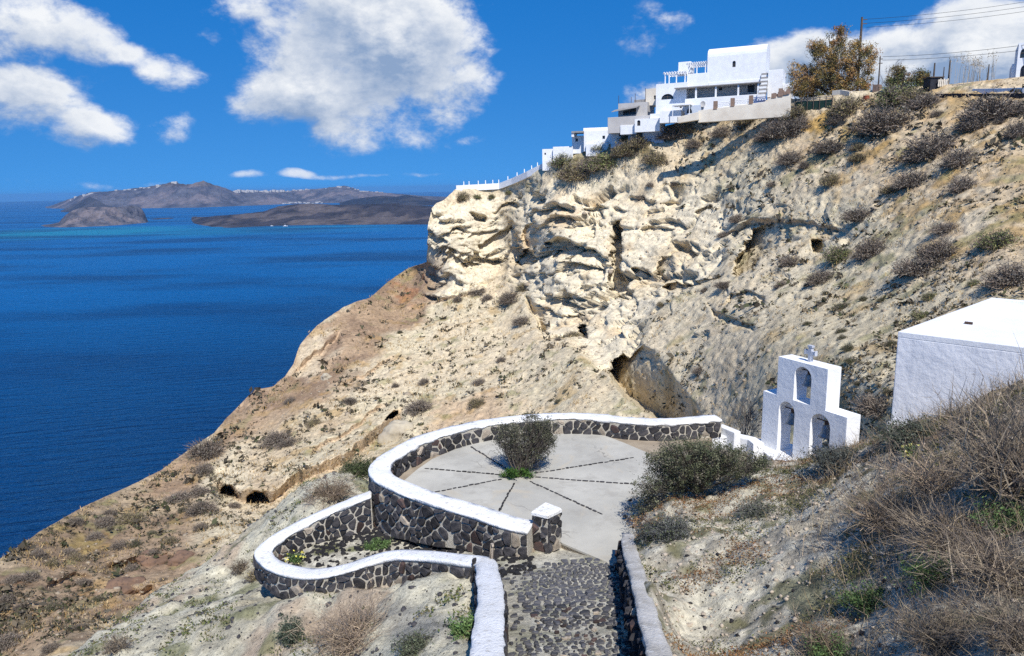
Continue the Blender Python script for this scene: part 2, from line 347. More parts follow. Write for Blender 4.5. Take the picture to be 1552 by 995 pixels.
# ================================================================== SETTING: sea, islands, hillside
m, n, b = principled('sea water')
geo = n.n.new('ShaderNodeNewGeometry'); P = geo.outputs['Position']
sp = n.n.new('ShaderNodeSeparateXYZ'); n.l.new(P, sp.inputs[0])
dist = n.m('SQRT', n.m('ADD', n.m('MULTIPLY', sp.outputs[0], sp.outputs[0]), n.m('MULTIPLY', sp.outputs[1], sp.outputs[1])))
deep = n.mix(n.smooth(dist, 230, 1500), (0.0010, 0.028, 0.095, 1), (0.0004, 0.100, 0.30, 1))
def water_patch(x, y, rx, ry):   # a stretch of pale silty water round a place on the sea
    q = Pz(x, y, -H); vec = n.xyz(n.m('MULTIPLY', n.m('SUBTRACT', sp.outputs[0], float(q[0])), 1 / rx), n.m('MULTIPLY', n.m('SUBTRACT', sp.outputs[1], float(q[1])), 1 / ry), 0.0)
    le = n.n.new('ShaderNodeVectorMath'); le.operation = 'LENGTH'; n.l.new(vec, le.inputs[0])
    wob = n.m('MULTIPLY', n.m('SUBTRACT', n.noise(P, 0.004, 4), 0.5), 1.1)
    return n.smooth(n.m('ADD', le.outputs['Value'], wob), 0.3, 1.25, 1.0, 0.0)
silt = n.m('MAXIMUM', water_patch(90, 353, 760, 480), n.m('MULTIPLY', water_patch(300, 350, 900, 420), 0.6))
deep = n.mix(n.m('MULTIPLY', silt, 0.92), deep, (0.008, 0.19, 0.30, 1))
dark_patch = n.smooth(n.noise(n.vm('MULTIPLY', P, (0.0016, 0.0042, 1.0)), 1.0, 4, 0.55), 0.42, 0.66)
deep = n.mix(n.m('MULTIPLY', dark_patch, 0.72), deep, (0.0014, 0.024, 0.088, 1))  # darker blue patches, laid out by stretched noise
for nd in list(n.n):
    if nd.type == 'BSDF_PRINCIPLED': n.n.remove(nd)
rot = n.xyz(n.m('ADD', n.m('MULTIPLY', sp.outputs[0], 0.95), n.m('MULTIPLY', sp.outputs[1], 0.25)), n.m('ADD', n.m('MULTIPLY', sp.outputs[0], -0.25), n.m('MULTIPLY', sp.outputs[1], 0.95)), 0.0)
w1 = n.noise(n.vm('MULTIPLY', rot, (0.035, 0.16, 1)), 1.0, 5, 0.6, 0.3); w2 = n.noise(n.vm('MULTIPLY', rot, (0.25, 0.6, 1)), 1.0, 3, 0.6)
bp = n.n.new('ShaderNodeBump'); bp.inputs['Strength'].default_value = 1.0; bp.inputs['Distance'].default_value = 1.0
n.put(bp.inputs['Height'], n.m('ADD', n.m('MULTIPLY', w1, 8.5), n.m('MULTIPLY', w2, 1.0))); df = n.n.new('ShaderNodeBsdfDiffuse'); gl = n.n.new('ShaderNodeBsdfGlossy'); fr = n.n.new('ShaderNodeFresnel'); mx_ = n.n.new('ShaderNodeMixShader')
n.put(df.inputs['Color'], deep); gl.inputs['Color'].default_value = (0.35, 0.74, 1.0, 1); n.put(gl.inputs['Roughness'], n.smooth(dist, 200, 2000, 0.30, 0.48)); fr.inputs['IOR'].default_value = 1.25
for nd in (df, gl, fr): n.put(nd.inputs['Normal'], bp.outputs[0])
n.put(mx_.inputs[0], n.m('MULTIPLY', fr.outputs[0], 0.70)); n.l.new(df.outputs[0], mx_.inputs[1]); n.l.new(gl.outputs[0], mx_.inputs[2])
n.l.new(mx_.outputs[0], [x for x in n.n if x.type == 'OUTPUT_MATERIAL'][0].inputs['Surface'])
M['sea'] = m
rs = [0, 100, 200, 400, 800, 1600, 3000, 6000, 12000, 24000]; V = [(0, 0, 0)]; F = []; NS = 96
for r in rs[1:]:
    for k in range(NS): V.append((r * math.sin(2 * math.pi * k / NS), r * math.cos(2 * math.pi * k / NS), 0))
for k in range(NS): F.append((0, 1 + (k + 1) % NS, 1 + k))
for j in range(len(rs) - 2):
    for k in range(NS): F.append((1 + j * NS + k, 1 + j * NS + (k + 1) % NS, 1 + (j + 1) * NS + (k + 1) % NS, 1 + (j + 1) * NS + k))
tag(obj('sea', mesh_from(V, F, [M['sea']])), kind='structure')

# islands: profile of the crest as seen, distance of the shore and depth of the land behind it
def island(name, crest, shore, deep_m, r_extra, seed, cols, npx=1.0, nrow=46, rough=0.16, label=None, cat=None):
    cx = np.array(crest, float); sx = np.array(shore, float); x0, x1 = cx[0, 0], cx[-1, 0]
    xs = np.arange(x0, x1 + .1, npx); yc = np.interp(xs, cx[:, 0], cx[:, 1]); ys = np.interp(xs, sx[:, 0], sx[:, 1])
    d = ray(xs, ys); rb = H / (-d[:, 2] / np.hypot(d[:, 0], d[:, 1]))
    ux = d[:, 0] / np.hypot(d[:, 0], d[:, 1]); uy = d[:, 1] / np.hypot(d[:, 0], d[:, 1])
    dc = ray(xs, yc); tan_c = dc[:, 2] / np.hypot(dc[:, 0], dc[:, 1])
    rc = rb + deep_m; hc = np.maximum(H + tan_c * rc, 1.0)
    T = np.r_[np.linspace(-0.08, 1, nrow), np.linspace(1.06, 2.2, 14)]; V = np.zeros((len(T), len(xs), 3))
    for i, t in enumerate(T):
        r = rb + deep_m * t
        prof = (0.62 * t ** 0.75 + 0.38 * t ** 2) if 0 < t <= 1 else (t * 0.4 if t <= 0 else max(0, 1 - ((t - 1) / 1.2) ** 1.3))
        V[i] = np.stack([ux * r, uy * r, hc * prof - 2], -1)
    q = V / np.array([deep_m * .35, deep_m * .35, deep_m * .5]); rel = np.clip(1 - np.abs(T - .55) / .62, 0, 1)[:, None]
    ns = fbm(q, 5, seed) - .5; rid = np.abs(fbm(q * 2.1 + 9, 4, seed + 5) - .5) * 2
    V[..., 2] += hc[None] * rel * (ns * rough * 4 - rid * rough * 2.2 + rough * .45)
    V[..., 0] += 30 * rel * (ns) * 2
    c1, c2, c3 = [np.array(c) for c in cols]
    k = np.clip((fbm(q * 3.3, 5, seed + 9) - .3) / .4, 0, 1)[..., None]; k2 = sstep(.5, .68, fbm(q * 1.2 + 4, 4, seed + 11))[..., None]
    C = (c1 * (1 - k) + c2 * k) * (1 - k2) + c3 * k2
    return obj(name, mesh_from(V.reshape(-1, 3), quads(len(T), len(xs)), [M['far']], C.reshape(-1, 3), True)), V
GREY_ISLE = [(0.115, 0.11, 0.125), (0.055, 0.054, 0.068), (0.165, 0.14, 0.145)]
DARK_ISLE = [(0.052, 0.046, 0.052), (0.024, 0.023, 0.029), (0.105, 0.088, 0.085)]
o, VT = island('far_island', [(66, 315), (80, 311), (100, 304), (125, 296), (142, 291), (165, 290.5), (195, 287), (232, 283), (250, 279), (268, 276), (285, 279), (300, 277), (312, 274.5), (330, 281), (345, 286), (358, 290), (400, 291), (432, 290), (470, 287), (500, 284), (524, 281), (535, 284), (548, 289), (575, 291), (590, 292.5), (640, 297), (700, 299)],
       [(66, 316), (130, 317.5), (220, 316), (300, 315), (380, 312), (450, 309), (520, 308), (700, 305)], 900, 0, 21, GREY_ISLE)
tag(o, kind='structure')
o, VR = island('rocky_islet', [(44, 345), (70, 341), (90, 337), (100, 327), (112, 319), (128, 314), (150, 313), (168, 313.5), (190, 313.5), (206, 312), (217, 314.5), (221, 326), (223, 336), (224, 337.5)],
       [(44, 345.5), (100, 345), (160, 343), (200, 340), (224, 338)], 230, 0, 33, GREY_ISLE, .5, 40, .14)
tag(o, kind='structure')
o, V_ = island('shadowed_peak', [(92, 320), (106, 314), (118, 307), (132, 301), (140, 298.5), (148, 302), (160, 309), (176, 315), (190, 319)], [(92, 322), (190, 322)], 500, 0, 37, [(0.05, 0.048, 0.055), (0.03, 0.03, 0.036), (0.07, 0.065, 0.07)], .7, 40, .10)  # hill in shadow: the shadow is put into its dark rock colours
tag(o, kind='structure')
o, V_ = island('low_islet', [(221, 333), (240, 330.5), (262, 330), (270, 331)], [(221, 334), (245, 333), (270, 331.5)], 120, 0, 35, DARK_ISLE, .7, 24, .1)
tag(o, kind='structure')
o, VN = island('lava_island', [(279, 337), (295, 331), (330, 327), (362, 325), (400, 321), (424, 313), (450, 310), (490, 309), (520, 310), (560, 309), (600, 309), (650, 311), (720, 318)],
       [(279, 338), (320, 344.5), (352, 346), (385, 344), (440, 342), (520, 341), (650, 341), (720, 341)], 620, 0, 41, DARK_ISLE, .8, 60, .2)
tag(o, kind='structure')
o, V_ = island('dark_island', [(515, 307), (535, 302), (560, 298), (585, 296.5), (600, 298.5), (617, 295.5), (640, 299), (655, 303), (700, 305)],
       [(515, 312), (560, 312), (700, 312)], 500, 0, 47, [(0.03, 0.03, 0.034), (0.02, 0.02, 0.024), (0.05, 0.045, 0.045)], .8, 40, .12)
tag(o, kind='structure')
# the white villages along the far island's rim: too small to tell house from house
mb = MB(); rg = random.Random(4)
def village(x0, x1, cnt, f_row, hmin, hmax):
    for _ in range(cnt):
        x = rg.uniform(x0, x1); j = int(round(x - 66)); i = f_row(rg) ; p = VT[i, min(max(j, 0), VT.shape[1] - 1)]
        s = rg.uniform(8, 20); h = rg.uniform(hmin, hmax); mb.box(p, X3, Y3, Z3, (-s, -s, -20), (s, s, h))
village(358, 432, 90, lambda g: g.randint(43, 47), 9, 22); village(432, 470, 14, lambda g: g.randint(41, 46), 3, 9); village(495, 580, 20, lambda g: g.randint(42, 46), 3, 9)
village(262, 272, 8, lambda g: g.randint(44, 46), 3, 10); village(110, 145, 10, lambda g: g.randint(38, 45), 3, 9); village(430, 490, 22, lambda g: g.randint(4, 7), 3, 9); village(180, 250, 12, lambda g: g.randint(43, 46), 3, 7)
tag(mb.build('village', M['grey']), 'white villages strung along the rim and shore of the far grey island', 'village', kind='stuff')
def boat(px, py, L):
    p = Pz(px, py, -H + .2); t = thing('boat', p, None, 'boat', None)
    hull = MB(); pr = [(-.5, .8), (-.2, 1), (.2, .9), (.42, .5), (.5, .05)]; V = []; F = []
    for (a, wd) in pr:
        for (q, z) in ((-1, 1), (-.7, -.3), (.7, -.3), (1, 1)): V.append(p + np.array([a * L, q * wd * L * .14, z * L * .09]))
    for i in range(4):
        for k in range(3): F.append((i * 4 + k, i * 4 + k + 1, i * 4 + k + 5, i * 4 + k + 4))
    for i in range(4): F.append((i * 4 + 3, i * 4, i * 4 + 4, i * 4 + 7))
    F += [(0, 3, 2, 1)]; hull.add(V, F).build('hull', M['white'], t)
    MB().box(p, X3, Y3, Z3, (-.25 * L, -.09 * L, .09 * L), (.15 * L, .09 * L, .2 * L)).build('cabin', M['white'], t)
    MB().tube([p + [-.05 * L, 0, .2 * L], p + [-.05 * L, 0, .55 * L]], .012 * L, 5).build('mast', M['white'], t); return t
tag(boat(432.5, 343.2, 20), 'larger white boat lying off the dark lava island'); tag(boat(412, 343.0, 13), 'smaller white boat lying off the dark lava island')

# ------------------------------------------------------------------ the hillside with the cliff
SKY_L = [(-150, 930), (-60, 884), (0, 848), (60, 806), (130, 766), (200, 735), (245, 712), (275, 690), (300, 672), (325, 655), (345, 632), (385, 592), (415, 585), (432, 570), (444, 552), (455, 522), (480, 494), (520, 466), (545, 456), (560, 452), (590, 426), (620, 406), (640, 399), (646, 396), (651, 318), (660, 306), (675, 299), (690, 286), (770, 279), (800, 266), (825, 251),
         (850, 241), (900, 224), (960, 209), (1010, 191), (1060, 179), (1110, 163), (1160, 152), (1210, 150), (1260, 143), (1320, 137), (1380, 132), (1420, 131), (1480, 124), (1552, 117), (1720, 108)]
BOT_L = [(-150, 1090), (100, 1090), (200, 1030), (300, 960), (420, 860), (560, 800), (700, 745), (900, 700), (1090, 720), (1200, 745), (1330, 745), (1552, 710), (1720, 700)]
CTRL = [(0, 848, 72), (0, 920, 62), (0, 995, 55), (-130, 930, 62), (-130, 1060, 48), (110, 995, 48), (110, 1060, 43), (130, 766, 86), (130, 850, 72), (130, 920, 60), (245, 712, 98), (250, 800, 78), (250, 870, 64), (330, 650, 108), (330, 720, 92), (330, 800, 74), (300, 880, 62), (300, 940, 55),
        (415, 585, 122), (415, 660, 102), (415, 730, 84), (415, 800, 70), (480, 492, 138), (490, 560, 122), (490, 640, 100), (490, 720, 78), (500, 800, 64), (560, 452, 152), (560, 540, 124), (560, 620, 102), (560, 700, 80), (560, 780, 67), (620, 405, 170), (600, 470, 150),
        (650, 480, 143), (650, 540, 122), (650, 620, 98), (650, 690, 83), (650, 750, 72), (655, 310, 152), (655, 380, 150), (660, 440, 148), (690, 286, 157), (720, 310, 153), (720, 370, 150), (720, 435, 146), (720, 500, 128), (765, 280, 158), (765, 360, 154), (765, 440, 143), (765, 520, 118), (740, 600, 95), (740, 650, 85), (740, 720, 74),
        (830, 252, 142), (820, 300, 136), (820, 370, 132), (815, 440, 127), (818, 485, 120), (820, 540, 102), (830, 600, 87), (830, 660, 76), (900, 225, 139), (900, 270, 134), (890, 340, 126), (885, 420, 120), (870, 490, 112), (880, 560, 88), (900, 620, 77), (900, 690, 66), (960, 208, 134), (960, 270, 128), (960, 340, 123), (960, 420, 113), (960, 500, 98), (985, 560, 80), (1000, 640, 70), (1000, 700, 62),
        (1060, 178, 132), (1060, 240, 126), (1060, 320, 118), (1060, 400, 104), (1060, 480, 86), (1070, 560, 71), (1090, 640, 62), (1090, 710, 53), (1160, 150, 126), (1160, 220, 117), (1160, 300, 107), (1160, 380, 94), (1160, 460, 74), (1170, 540, 60), (1180, 640, 51), (1180, 720, 44), (1280, 140, 118), (1280, 220, 106), (1280, 300, 94), (1280, 380, 80), (1280, 460, 65), (1290, 560, 47), (1300, 660, 43), (1300, 740, 37),
        (1420, 132, 111), (1420, 200, 97), (1420, 280, 83), (1420, 360, 69), (1420, 440, 57), (1420, 520, 47), (1430, 600, 36), (1430, 700, 30), (1552, 118, 104), (1552, 190, 89), (1552, 260, 76), (1552, 340, 64), (1552, 420, 53), (1552, 500, 44), (1552, 600, 33), (1552, 700, 28), (1710, 110, 100), (1710, 200, 84), (1710, 300, 69), (1710, 400, 55), (1710, 550, 41), (1710, 700, 28)]
CT = np.array(CTRL, float); depth = TPS(CT[:, :2], np.log(CT[:, 2]), 2e-4)
xs = np.r_[np.arange(-150, 640, 2.1), np.arange(640, 645, .6), np.arange(645, 652, .09), np.arange(652, 657, .6), np.arange(657, 1720.1, 2.1)]; NR = 350
yt = np.interp(xs, *np.array(SKY_L).T); yb = np.interp(xs, *np.array(BOT_L).T)
TT = np.linspace(0, 1, NR)[:, None]; GX = np.repeat(xs[None], NR, 0); GY = yt[None] * (1 - TT) + yb[None] * TT
GR = np.exp(depth(np.stack([GX, GY], -1)))
# hollows, caves and overhangs: polygon, depth in metres, softness of the rim in pixels, deep end -> shallow end
FEAT = [([(913, 552), (930, 528), (945, 521), (960, 519), (990, 524), (1012, 542), (1022, 570), (1042, 597), (1078, 633), (1095, 670), (1010, 675), (988, 632), (950, 608), (926, 580)], 19.0, 9, (962, 640), (1036, 588), .02),
        ([(1106, 413), (1124, 375), (1138, 340), (1170, 332), (1215, 335), (1262, 347), (1228, 362), (1180, 366), (1160, 386), (1142, 404), (1118, 416)], 11.0, 4, (1118, 405), (1200, 338), .03),
        ([(926, 322), (941, 320), (942, 395), (952, 425), (945, 438), (925, 438), (917, 425), (922, 390)], 5.5, 4, None, None, 1),
        ([(826, 356), (850, 350), (900, 363), (920, 377), (915, 392), (890, 388), (828, 384)], 5.5, 4, (870, 355), (870, 392), .1),
        ([(690, 398), (715, 380), (745, 377), (764, 380), (760, 392), (740, 398), (700, 402)], 4.5, 4, (730, 375), (725, 402), .1),
        ([(774, 388), (790, 366), (807, 376), (807, 390), (790, 394)], 4.5, 3, None, None, 1),
        ([(795, 330), (815, 325), (828, 345), (826, 382), (806, 386), (795, 352)], 3.5, 4, (800, 360), (826, 350), .3),
        ([(1228, 357), (1246, 356), (1247, 376), (1229, 377)], 5.0, 1.6, None, None, 1),
        ([(333, 751), (333, 742), (340, 734), (350, 736), (359, 746), (363, 758), (350, 757)], 8.5, 3, None, None, 1),
        ([(371, 763), (373, 752), (383, 744), (398, 744), (408, 752), (413, 763), (392, 765)], 8.5, 3, None, None, 1),
        ([(583, 638), (590, 629), (604, 622), (604, 630), (592, 638)], 16.0, 2, None, None, 1),
        ([(1001, 420), (1017, 407), (1060, 412), (1097, 413), (1080, 421), (1040, 434), (1015, 434)], 6.5, 3, (1025, 433), (1030, 408), .25),
        ([(990, 402), (1004, 375), (1028, 372), (1024, 398), (1012, 410), (1000, 416)], 4.0, 4, (998, 400), (1024, 385), .2),
        ([(794, 445), (808, 438), (822, 465), (829, 492), (822, 502), (805, 474)], 8.0, 4, (800, 485), (822, 455), .05),
        ([(1073, 456), (1087, 468), (1106, 476), (1142, 491), (1140, 499), (1100, 487), (1079, 474)], 1.6, 2.5, None, None, 1),
        ([(1098, 458), (1108, 441), (1130, 436), (1160, 440), (1160, 464), (1150, 450), (1126, 446), (1110, 453)], 1.6, 2.5, None, None, 1),
        ([(870, 478), (886, 474), (892, 500), (880, 497)], 4.0, 3, None, None, 1),
        ([(958, 392), (984, 394), (982, 408), (956, 410)], 3.5, 3, (970, 392), (970, 410), .1),
        ([(985, 296), (1020, 290), (1036, 297), (1010, 302)], 2.0, 3, (1010, 290), (1010, 303), .1), ([(880, 305), (905, 296), (925, 300), (905, 310)], 2.0, 3, None, None, 1),
        ([(970, 335), (985, 328), (1020, 332), (1020, 345), (975, 352)], 1.6, 3, (990, 330), (990, 352), .1), ([(1050, 310), (1075, 298), (1085, 300), (1060, 318)], 1.6, 3, None, None, 1),
        ([(740, 312), (765, 305), (790, 296), (780, 312), (750, 318)], 3.0, 3, (765, 305), (765, 318), .1), ([(711, 313), (725, 313), (741, 317), (738, 326), (720, 325)], 2.5, 3, None, None, 1),
        ([(845, 465), (862, 458), (882, 455), (880, 470), (862, 474), (848, 474)], 2.5, 3, (860, 458), (860, 474), .1), ([(832, 438), (850, 430), (876, 432), (870, 440), (850, 440)], 2.0, 3, None, None, 1)]
push = np.zeros_like(GR)
for (pl, dm, wd, a, b_, end) in FEAT:
    px0, px1 = min(p[0] for p in pl) - 6, max(p[0] for p in pl) + 6; py0, py1 = min(p[1] for p in pl) - 6, max(p[1] for p in pl) + 6
    sel = (GX > px0) & (GX < px1) & (GY > py0) & (GY < py1)
    if not sel.any(): continue
    x = GX[sel]; y = GY[sel]; wob = (fbm(np.stack([x / 13, y / 13, 0 * x], -1), 3, 77) - .5) * (0 if wd < 2 else min(9, wd * 2.4))
    sd = poly_sd(x, y, pl) + wob; k = sstep(0, wd, sd)
    if a is not None:
        a = np.array(a, float); e = np.array(b_, float) - a; t = np.clip(((x - a[0]) * e[0] + (y - a[1]) * e[1]) / (e @ e), 0, 1); k = k * (1 + (end - 1) * t)
    push[sel] = np.maximum(push[sel], dm * k)
BANKS = [([(318, 727), (345, 734), (372, 741), (412, 743), (440, 722), (480, 702), (520, 688), (545, 666), (575, 643), (600, 623), (618, 610)], 5.0, 18, 60, 20), ([(150, 855), (200, 845), (240, 838), (262, 842), (290, 838)], 2.5, 8, 30, 25), ([(180, 880), (215, 893), (240, 880)], 2.0, 8, 25, 12),
         ([(305, 640), (340, 620), (380, 600)], 2.0, 8, 30, 20), ([(455, 690), (520, 655), (560, 625), (600, 600)], 1.8, 6, 30, 30), ([(640, 452), (690, 440), (745, 428)], 2.5, 10, 40, 20), ([(500, 590), (560, 560), (610, 530)], 1.6, 6, 30, 30), ([(1090, 340), (1150, 325), (1230, 330), (1290, 345)], 1.8, 6, 30, 20), ([(60, 890), (110, 870), (150, 875)], 1.6, 7, 30, 20), ([(440, 560), (465, 540), (500, 515), (520, 500)], 2.2, 8, 30, 10)]
face = np.zeros_like(GR)
for bi, (ln, D, hpx, dec, fd) in enumerate(BANKS):
    ln = np.array(ln, float); sel = (GX > ln[0, 0]) & (GX < ln[-1, 0]); x = GX[sel]; y = GY[sel]
    wob = (fbm(np.stack([x / 9, 0 * x, 0 * x + bi], -1), 4, 78) - .5) * 9; d = y - np.interp(x, ln[:, 0], ln[:, 1]) - wob; e = sstep(0, fd, x - ln[0, 0]) * sstep(0, fd, ln[-1, 0] - x)
    push[sel] = np.maximum(push[sel], D * e * np.clip(d / hpx, 0, 1) * (1 - sstep(hpx, hpx + dec, d))); face[sel] = np.maximum(face[sel], e * sstep(0, 2, d) * (1 - sstep(hpx, hpx + 4, d)))
GR = GR + push
HP = Pr(GX, GY, GR)
def normals(P):
    du = np.gradient(P, axis=1); dv = np.gradient(P, axis=0); nn = np.cross(dv, du); nn /= np.linalg.norm(nn, axis=-1, keepdims=True) + 1e-9
    flip = (nn * (EYE - P)).sum(-1) < 0; nn[flip] *= -1; return nn
P0 = Pr(GX, GY, np.exp(depth(np.stack([GX, GY], -1)))); NRM = normals(P0)
CLIFF = [(640, 300), (690, 282), (770, 282), (850, 268), (960, 262), (1080, 285), (1140, 318), (1110, 350), (1090, 415), (1020, 440), (985, 480), (960, 530), (905, 560), (868, 508), (825, 505), (795, 440), (760, 420), (745, 432), (690, 445), (640, 455)]
MODER = [(1040, 260), (1160, 280), (1300, 320), (1310, 370), (1240, 430), (1160, 480), (1060, 520), (1000, 560), (960, 520), (1060, 400)]
LEFTC = [(300, 672), (415, 585), (480, 492), (560, 452), (645, 396), (660, 450), (590, 510), (540, 560), (470, 610), (400, 650), (430, 720), (340, 735), (300, 720)]
cl = sstep(-16, 22, poly_sd(GX, GY, CLIFF)); mo = sstep(-25, 30, poly_sd(GX, GY, MODER)) * .30; lc = sstep(-15, 25, poly_sd(GX, GY, LEFTC)) * .35
chute = sstep(0, 14, poly_sd(GX, GY, [(742, 295), (790, 290), (785, 330), (776, 370), (780, 420), (800, 450), (745, 450), (762, 400), (760, 340)]))
rock = np.clip(np.maximum(np.maximum(cl, mo), lc), 0, 1) * (1 - .85 * chute)
q = HP - [0, 0, H]
wv = np.stack([fbm(q / 6 + 3, 3, 5), fbm(q / 6 + 31, 3, 6), fbm(q / 6 + 57, 3, 8)], -1) - .5
wl = np.clip(cl, 0, 1) * (1 - .85 * chute); sc_r = np.clip(GR / 100, .35, 1.4)
def scallops(size, seed, warp, thr, lip):
    F1, F2, dz_, rid = worley(HP / size + wv * warp, seed)
    return sstep(.01, lip, F2 - F1) * sstep(thr, thr + .28, rid) * np.clip((dz_ + .42) / .85, 0, 1.1) ** 1.3, F1, F2
s1, _, _ = scallops([8.8, 8.8, 3.7], 3, 1.9, .34, .08); s2, _, _ = scallops([3.6, 3.6, 1.7], 13, 2.4, .52, .12); s3, F1c, _ = scallops([1.5, 1.5, .9], 29, 2.0, .45, .2)
a1 = np.maximum(wl, mo * .75); disp = -(3.3 * s1 * a1 + 1.25 * s2 * np.maximum(wl, rock * .8) + .18 * s3 * rock)
drag = .42 * (3.3 * (1 - s1) * a1 * (s1 > -1) + 1.0 * (1 - s2) * rock) * .8
soft = (1 - np.clip(rock * 1.3, 0, 1)); thin = 1 - .9 * sstep(9, 4, np.abs(GX - 648.5))   # the columns stand very close together here
disp += (fbm(q / 9, 4, 41) - .5) * (1.5 * rock + .45 * soft + .4) * sc_r + (fbm(q / 2.2, 4, 43) - .5) * (.42 - .12 * rock) * sc_r * thin
rill = np.abs(fbm(np.stack([GX / 26 + GY / 60, GY / 300 + GX / 300, 0 * GX], -1), 4, 44) - .5); disp -= sstep(.06, .0, rill) * .05 * soft * sc_r
disp += -np.abs(fbm(q / 3.5, 4, 47) - .5) * .3 * rock * sc_r + ((vnoise(q / .45, 51) - .5) * .26 + (vnoise(q / .9, 52) - .5) * .24) * sc_r * thin * (1 - .5 * rock) * (1 - .35 * rock)
lay = fbm(q * [.10, .10, 1.5], 3, 54); disp += (sstep(.42, .58, lay) - .5) * .13 * rock * sc_r          # ash and pumice beds
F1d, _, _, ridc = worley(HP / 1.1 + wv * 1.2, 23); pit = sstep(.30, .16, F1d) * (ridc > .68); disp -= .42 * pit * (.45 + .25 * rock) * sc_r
edge = np.clip(TT / .012, 0, 1) * .75 + .25
HV = HP + NRM * (disp * edge)[..., None]; HV[..., 2] -= drag * edge
# albedo of the ground, place by place
def lin(h): return np.array([((v / 255 + .055) / 1.055) ** 2.4 if v > 10 else v / 255 / 12.92 for v in h])
CREAM, CREAM2, TAN, TAN2 = np.array([.66, .575, .435]), np.array([.57, .485, .36]), np.array([.52, .42, .295]), np.array([.41, .315, .215])
BROWN, BROWN2, RED, OCHRE, GREYC, GREEN = np.array([.27, .20, .14]), np.array([.19, .14, .10]), np.array([.27, .135, .075]), np.array([.40, .25, .08]), np.array([.53, .465, .345]), np.array([.20, .20, .09])
def lerp(a, b, t): return a + (b - a) * t[..., None]
nA = fbm(q / 11, 5, 61); nB = fbm(q / 4 + 7, 5, 63); nC = fbm(q / 1.6 + 3, 4, 65); nD = fbm(q / 20 + 1, 4, 67)
zone = lambda pl, a, b_: sstep(a, b_, poly_sd(GX, GY, pl) + (nA - .5) * 90 + (nB - .5) * 40)
C = lerp(lerp(np.broadcast_to(GREYC, HV.shape), CREAM2, sstep(.35, .65, nA)), TAN, sstep(.5, .72, nB) * .6)
C = lerp(C, CREAM, np.clip(rock * 1.2, 0, 1) * sstep(.2, .45, nB + .15)); C = lerp(C, CREAM2 * [1.0, .93, .82], rock * sstep(.52, .75, nA) * .8)
C = lerp(C, np.array([.56, .43, .28]), rock * sstep(.58, .75, fbm(q / 5 + 77, 3, 71)) * .7)
up = zone([(985, 200), (1060, 170), (1552, 100), (1740, 90), (1740, 560), (1540, 480), (1420, 400), (1290, 300), (1160, 260), (1060, 235)], -25, 35)
C = lerp(C, lerp(lerp(np.broadcast_to(TAN, HV.shape), CREAM2, sstep(.50, .66, nB)), TAN2, sstep(.50, .66, nC) * .8), up)
C = lerp(C, OCHRE * .9, up * sstep(.56, .70, fbm(q / 3 + 40, 4, 73)) * .6)
lowr = zone([(1180, 420), (1420, 440), (1420, 720), (1100, 720), (1150, 560)], -20, 40); C = lerp(C, GREYC * .92, lowr * .7)
br = zone([(-200, 930), (0, 835), (130, 755), (240, 712), (300, 745), (330, 800), (300, 880), (110, 1010), (-200, 1120)], -25, 30)
C = lerp(C, lerp(lerp(np.broadcast_to(BROWN * 1.15, HV.shape), BROWN2 * 1.15, sstep(.4, .62, nB)), TAN * .85, sstep(.53, .68, nA) * .6), br)
C = lerp(C, RED * .85, br * sstep(.60, .74, fbm(q / 6 + 90, 4, 75)) * .35); C = lerp(C, OCHRE * [.75, .9, .9], br * sstep(.6, .72, fbm(q / 5 + 20, 4, 76)) * .55)
C = lerp(C, RED * [1.05, 1.15, 1.2], zone([(180, 860), (240, 800), (300, 800), (300, 880), (150, 985), (70, 1000)], -10, 30) * .25)
rim = zone([(668, 398), (620, 395), (560, 442), (480, 482), (405, 580), (320, 640), (240, 705), (290, 730), (380, 668), (460, 622), (540, 556), (615, 500), (652, 458)], -22, 8)
C = lerp(C, lerp(np.broadcast_to(np.array([.235, .160, .112]), HV.shape), np.array([.33, .235, .16]), sstep(.42, .62, nB)), rim * .95); C = lerp(C, RED * 1.15, zone([(585, 425), (615, 425), (648, 440), (645, 458), (600, 440)], -3, 8) * .8)
C = lerp(C, CREAM2, zone([(440, 560), (470, 500), (520, 490), (500, 530), (460, 570)], -4, 14) * .7)
mid = zone([(330, 660), (420, 640), (470, 610), (540, 620), (560, 650), (470, 690), (400, 740), (340, 720)], -15, 25); C = lerp(C, lerp(np.broadcast_to(TAN * .95, HV.shape), TAN2, sstep(.45, .62, nB)), mid * .85)
C = lerp(C, np.array([.47, .33, .22]), zone([(620, 640), (680, 590), (760, 600), (820, 620), (760, 650), (640, 680)], -15, 25) * .65)
C = lerp(C, OCHRE * .9, sstep(.62, .74, fbm(q / 3.2 + 60, 4, 79)) * (1 - rock) * .45); C = lerp(C, GREEN, sstep(.63, .75, fbm(q / 2.5 + 50, 4, 80)) * (1 - rock) * .55)
C = lerp(C, np.array([.47, .35, .25]) , face * .7)
C = lerp(C, OCHRE * 1.15, zone([(1205, 190), (1240, 165), (1262, 170), (1250, 195), (1215, 215)], -3, 6) * .9)
C = lerp(C, np.array([.135, .12, .06]), zone([(850, 232), (990, 200), (980, 225), (900, 255), (850, 258)], -4, 8) * .7)
C = C * (.86 + .28 * nC[..., None]) * (1 - .10 * pit[..., None]) * (np.array([1.015, 1.0, .955]) + rock[..., None] * np.array([-.02, .0, .035]))
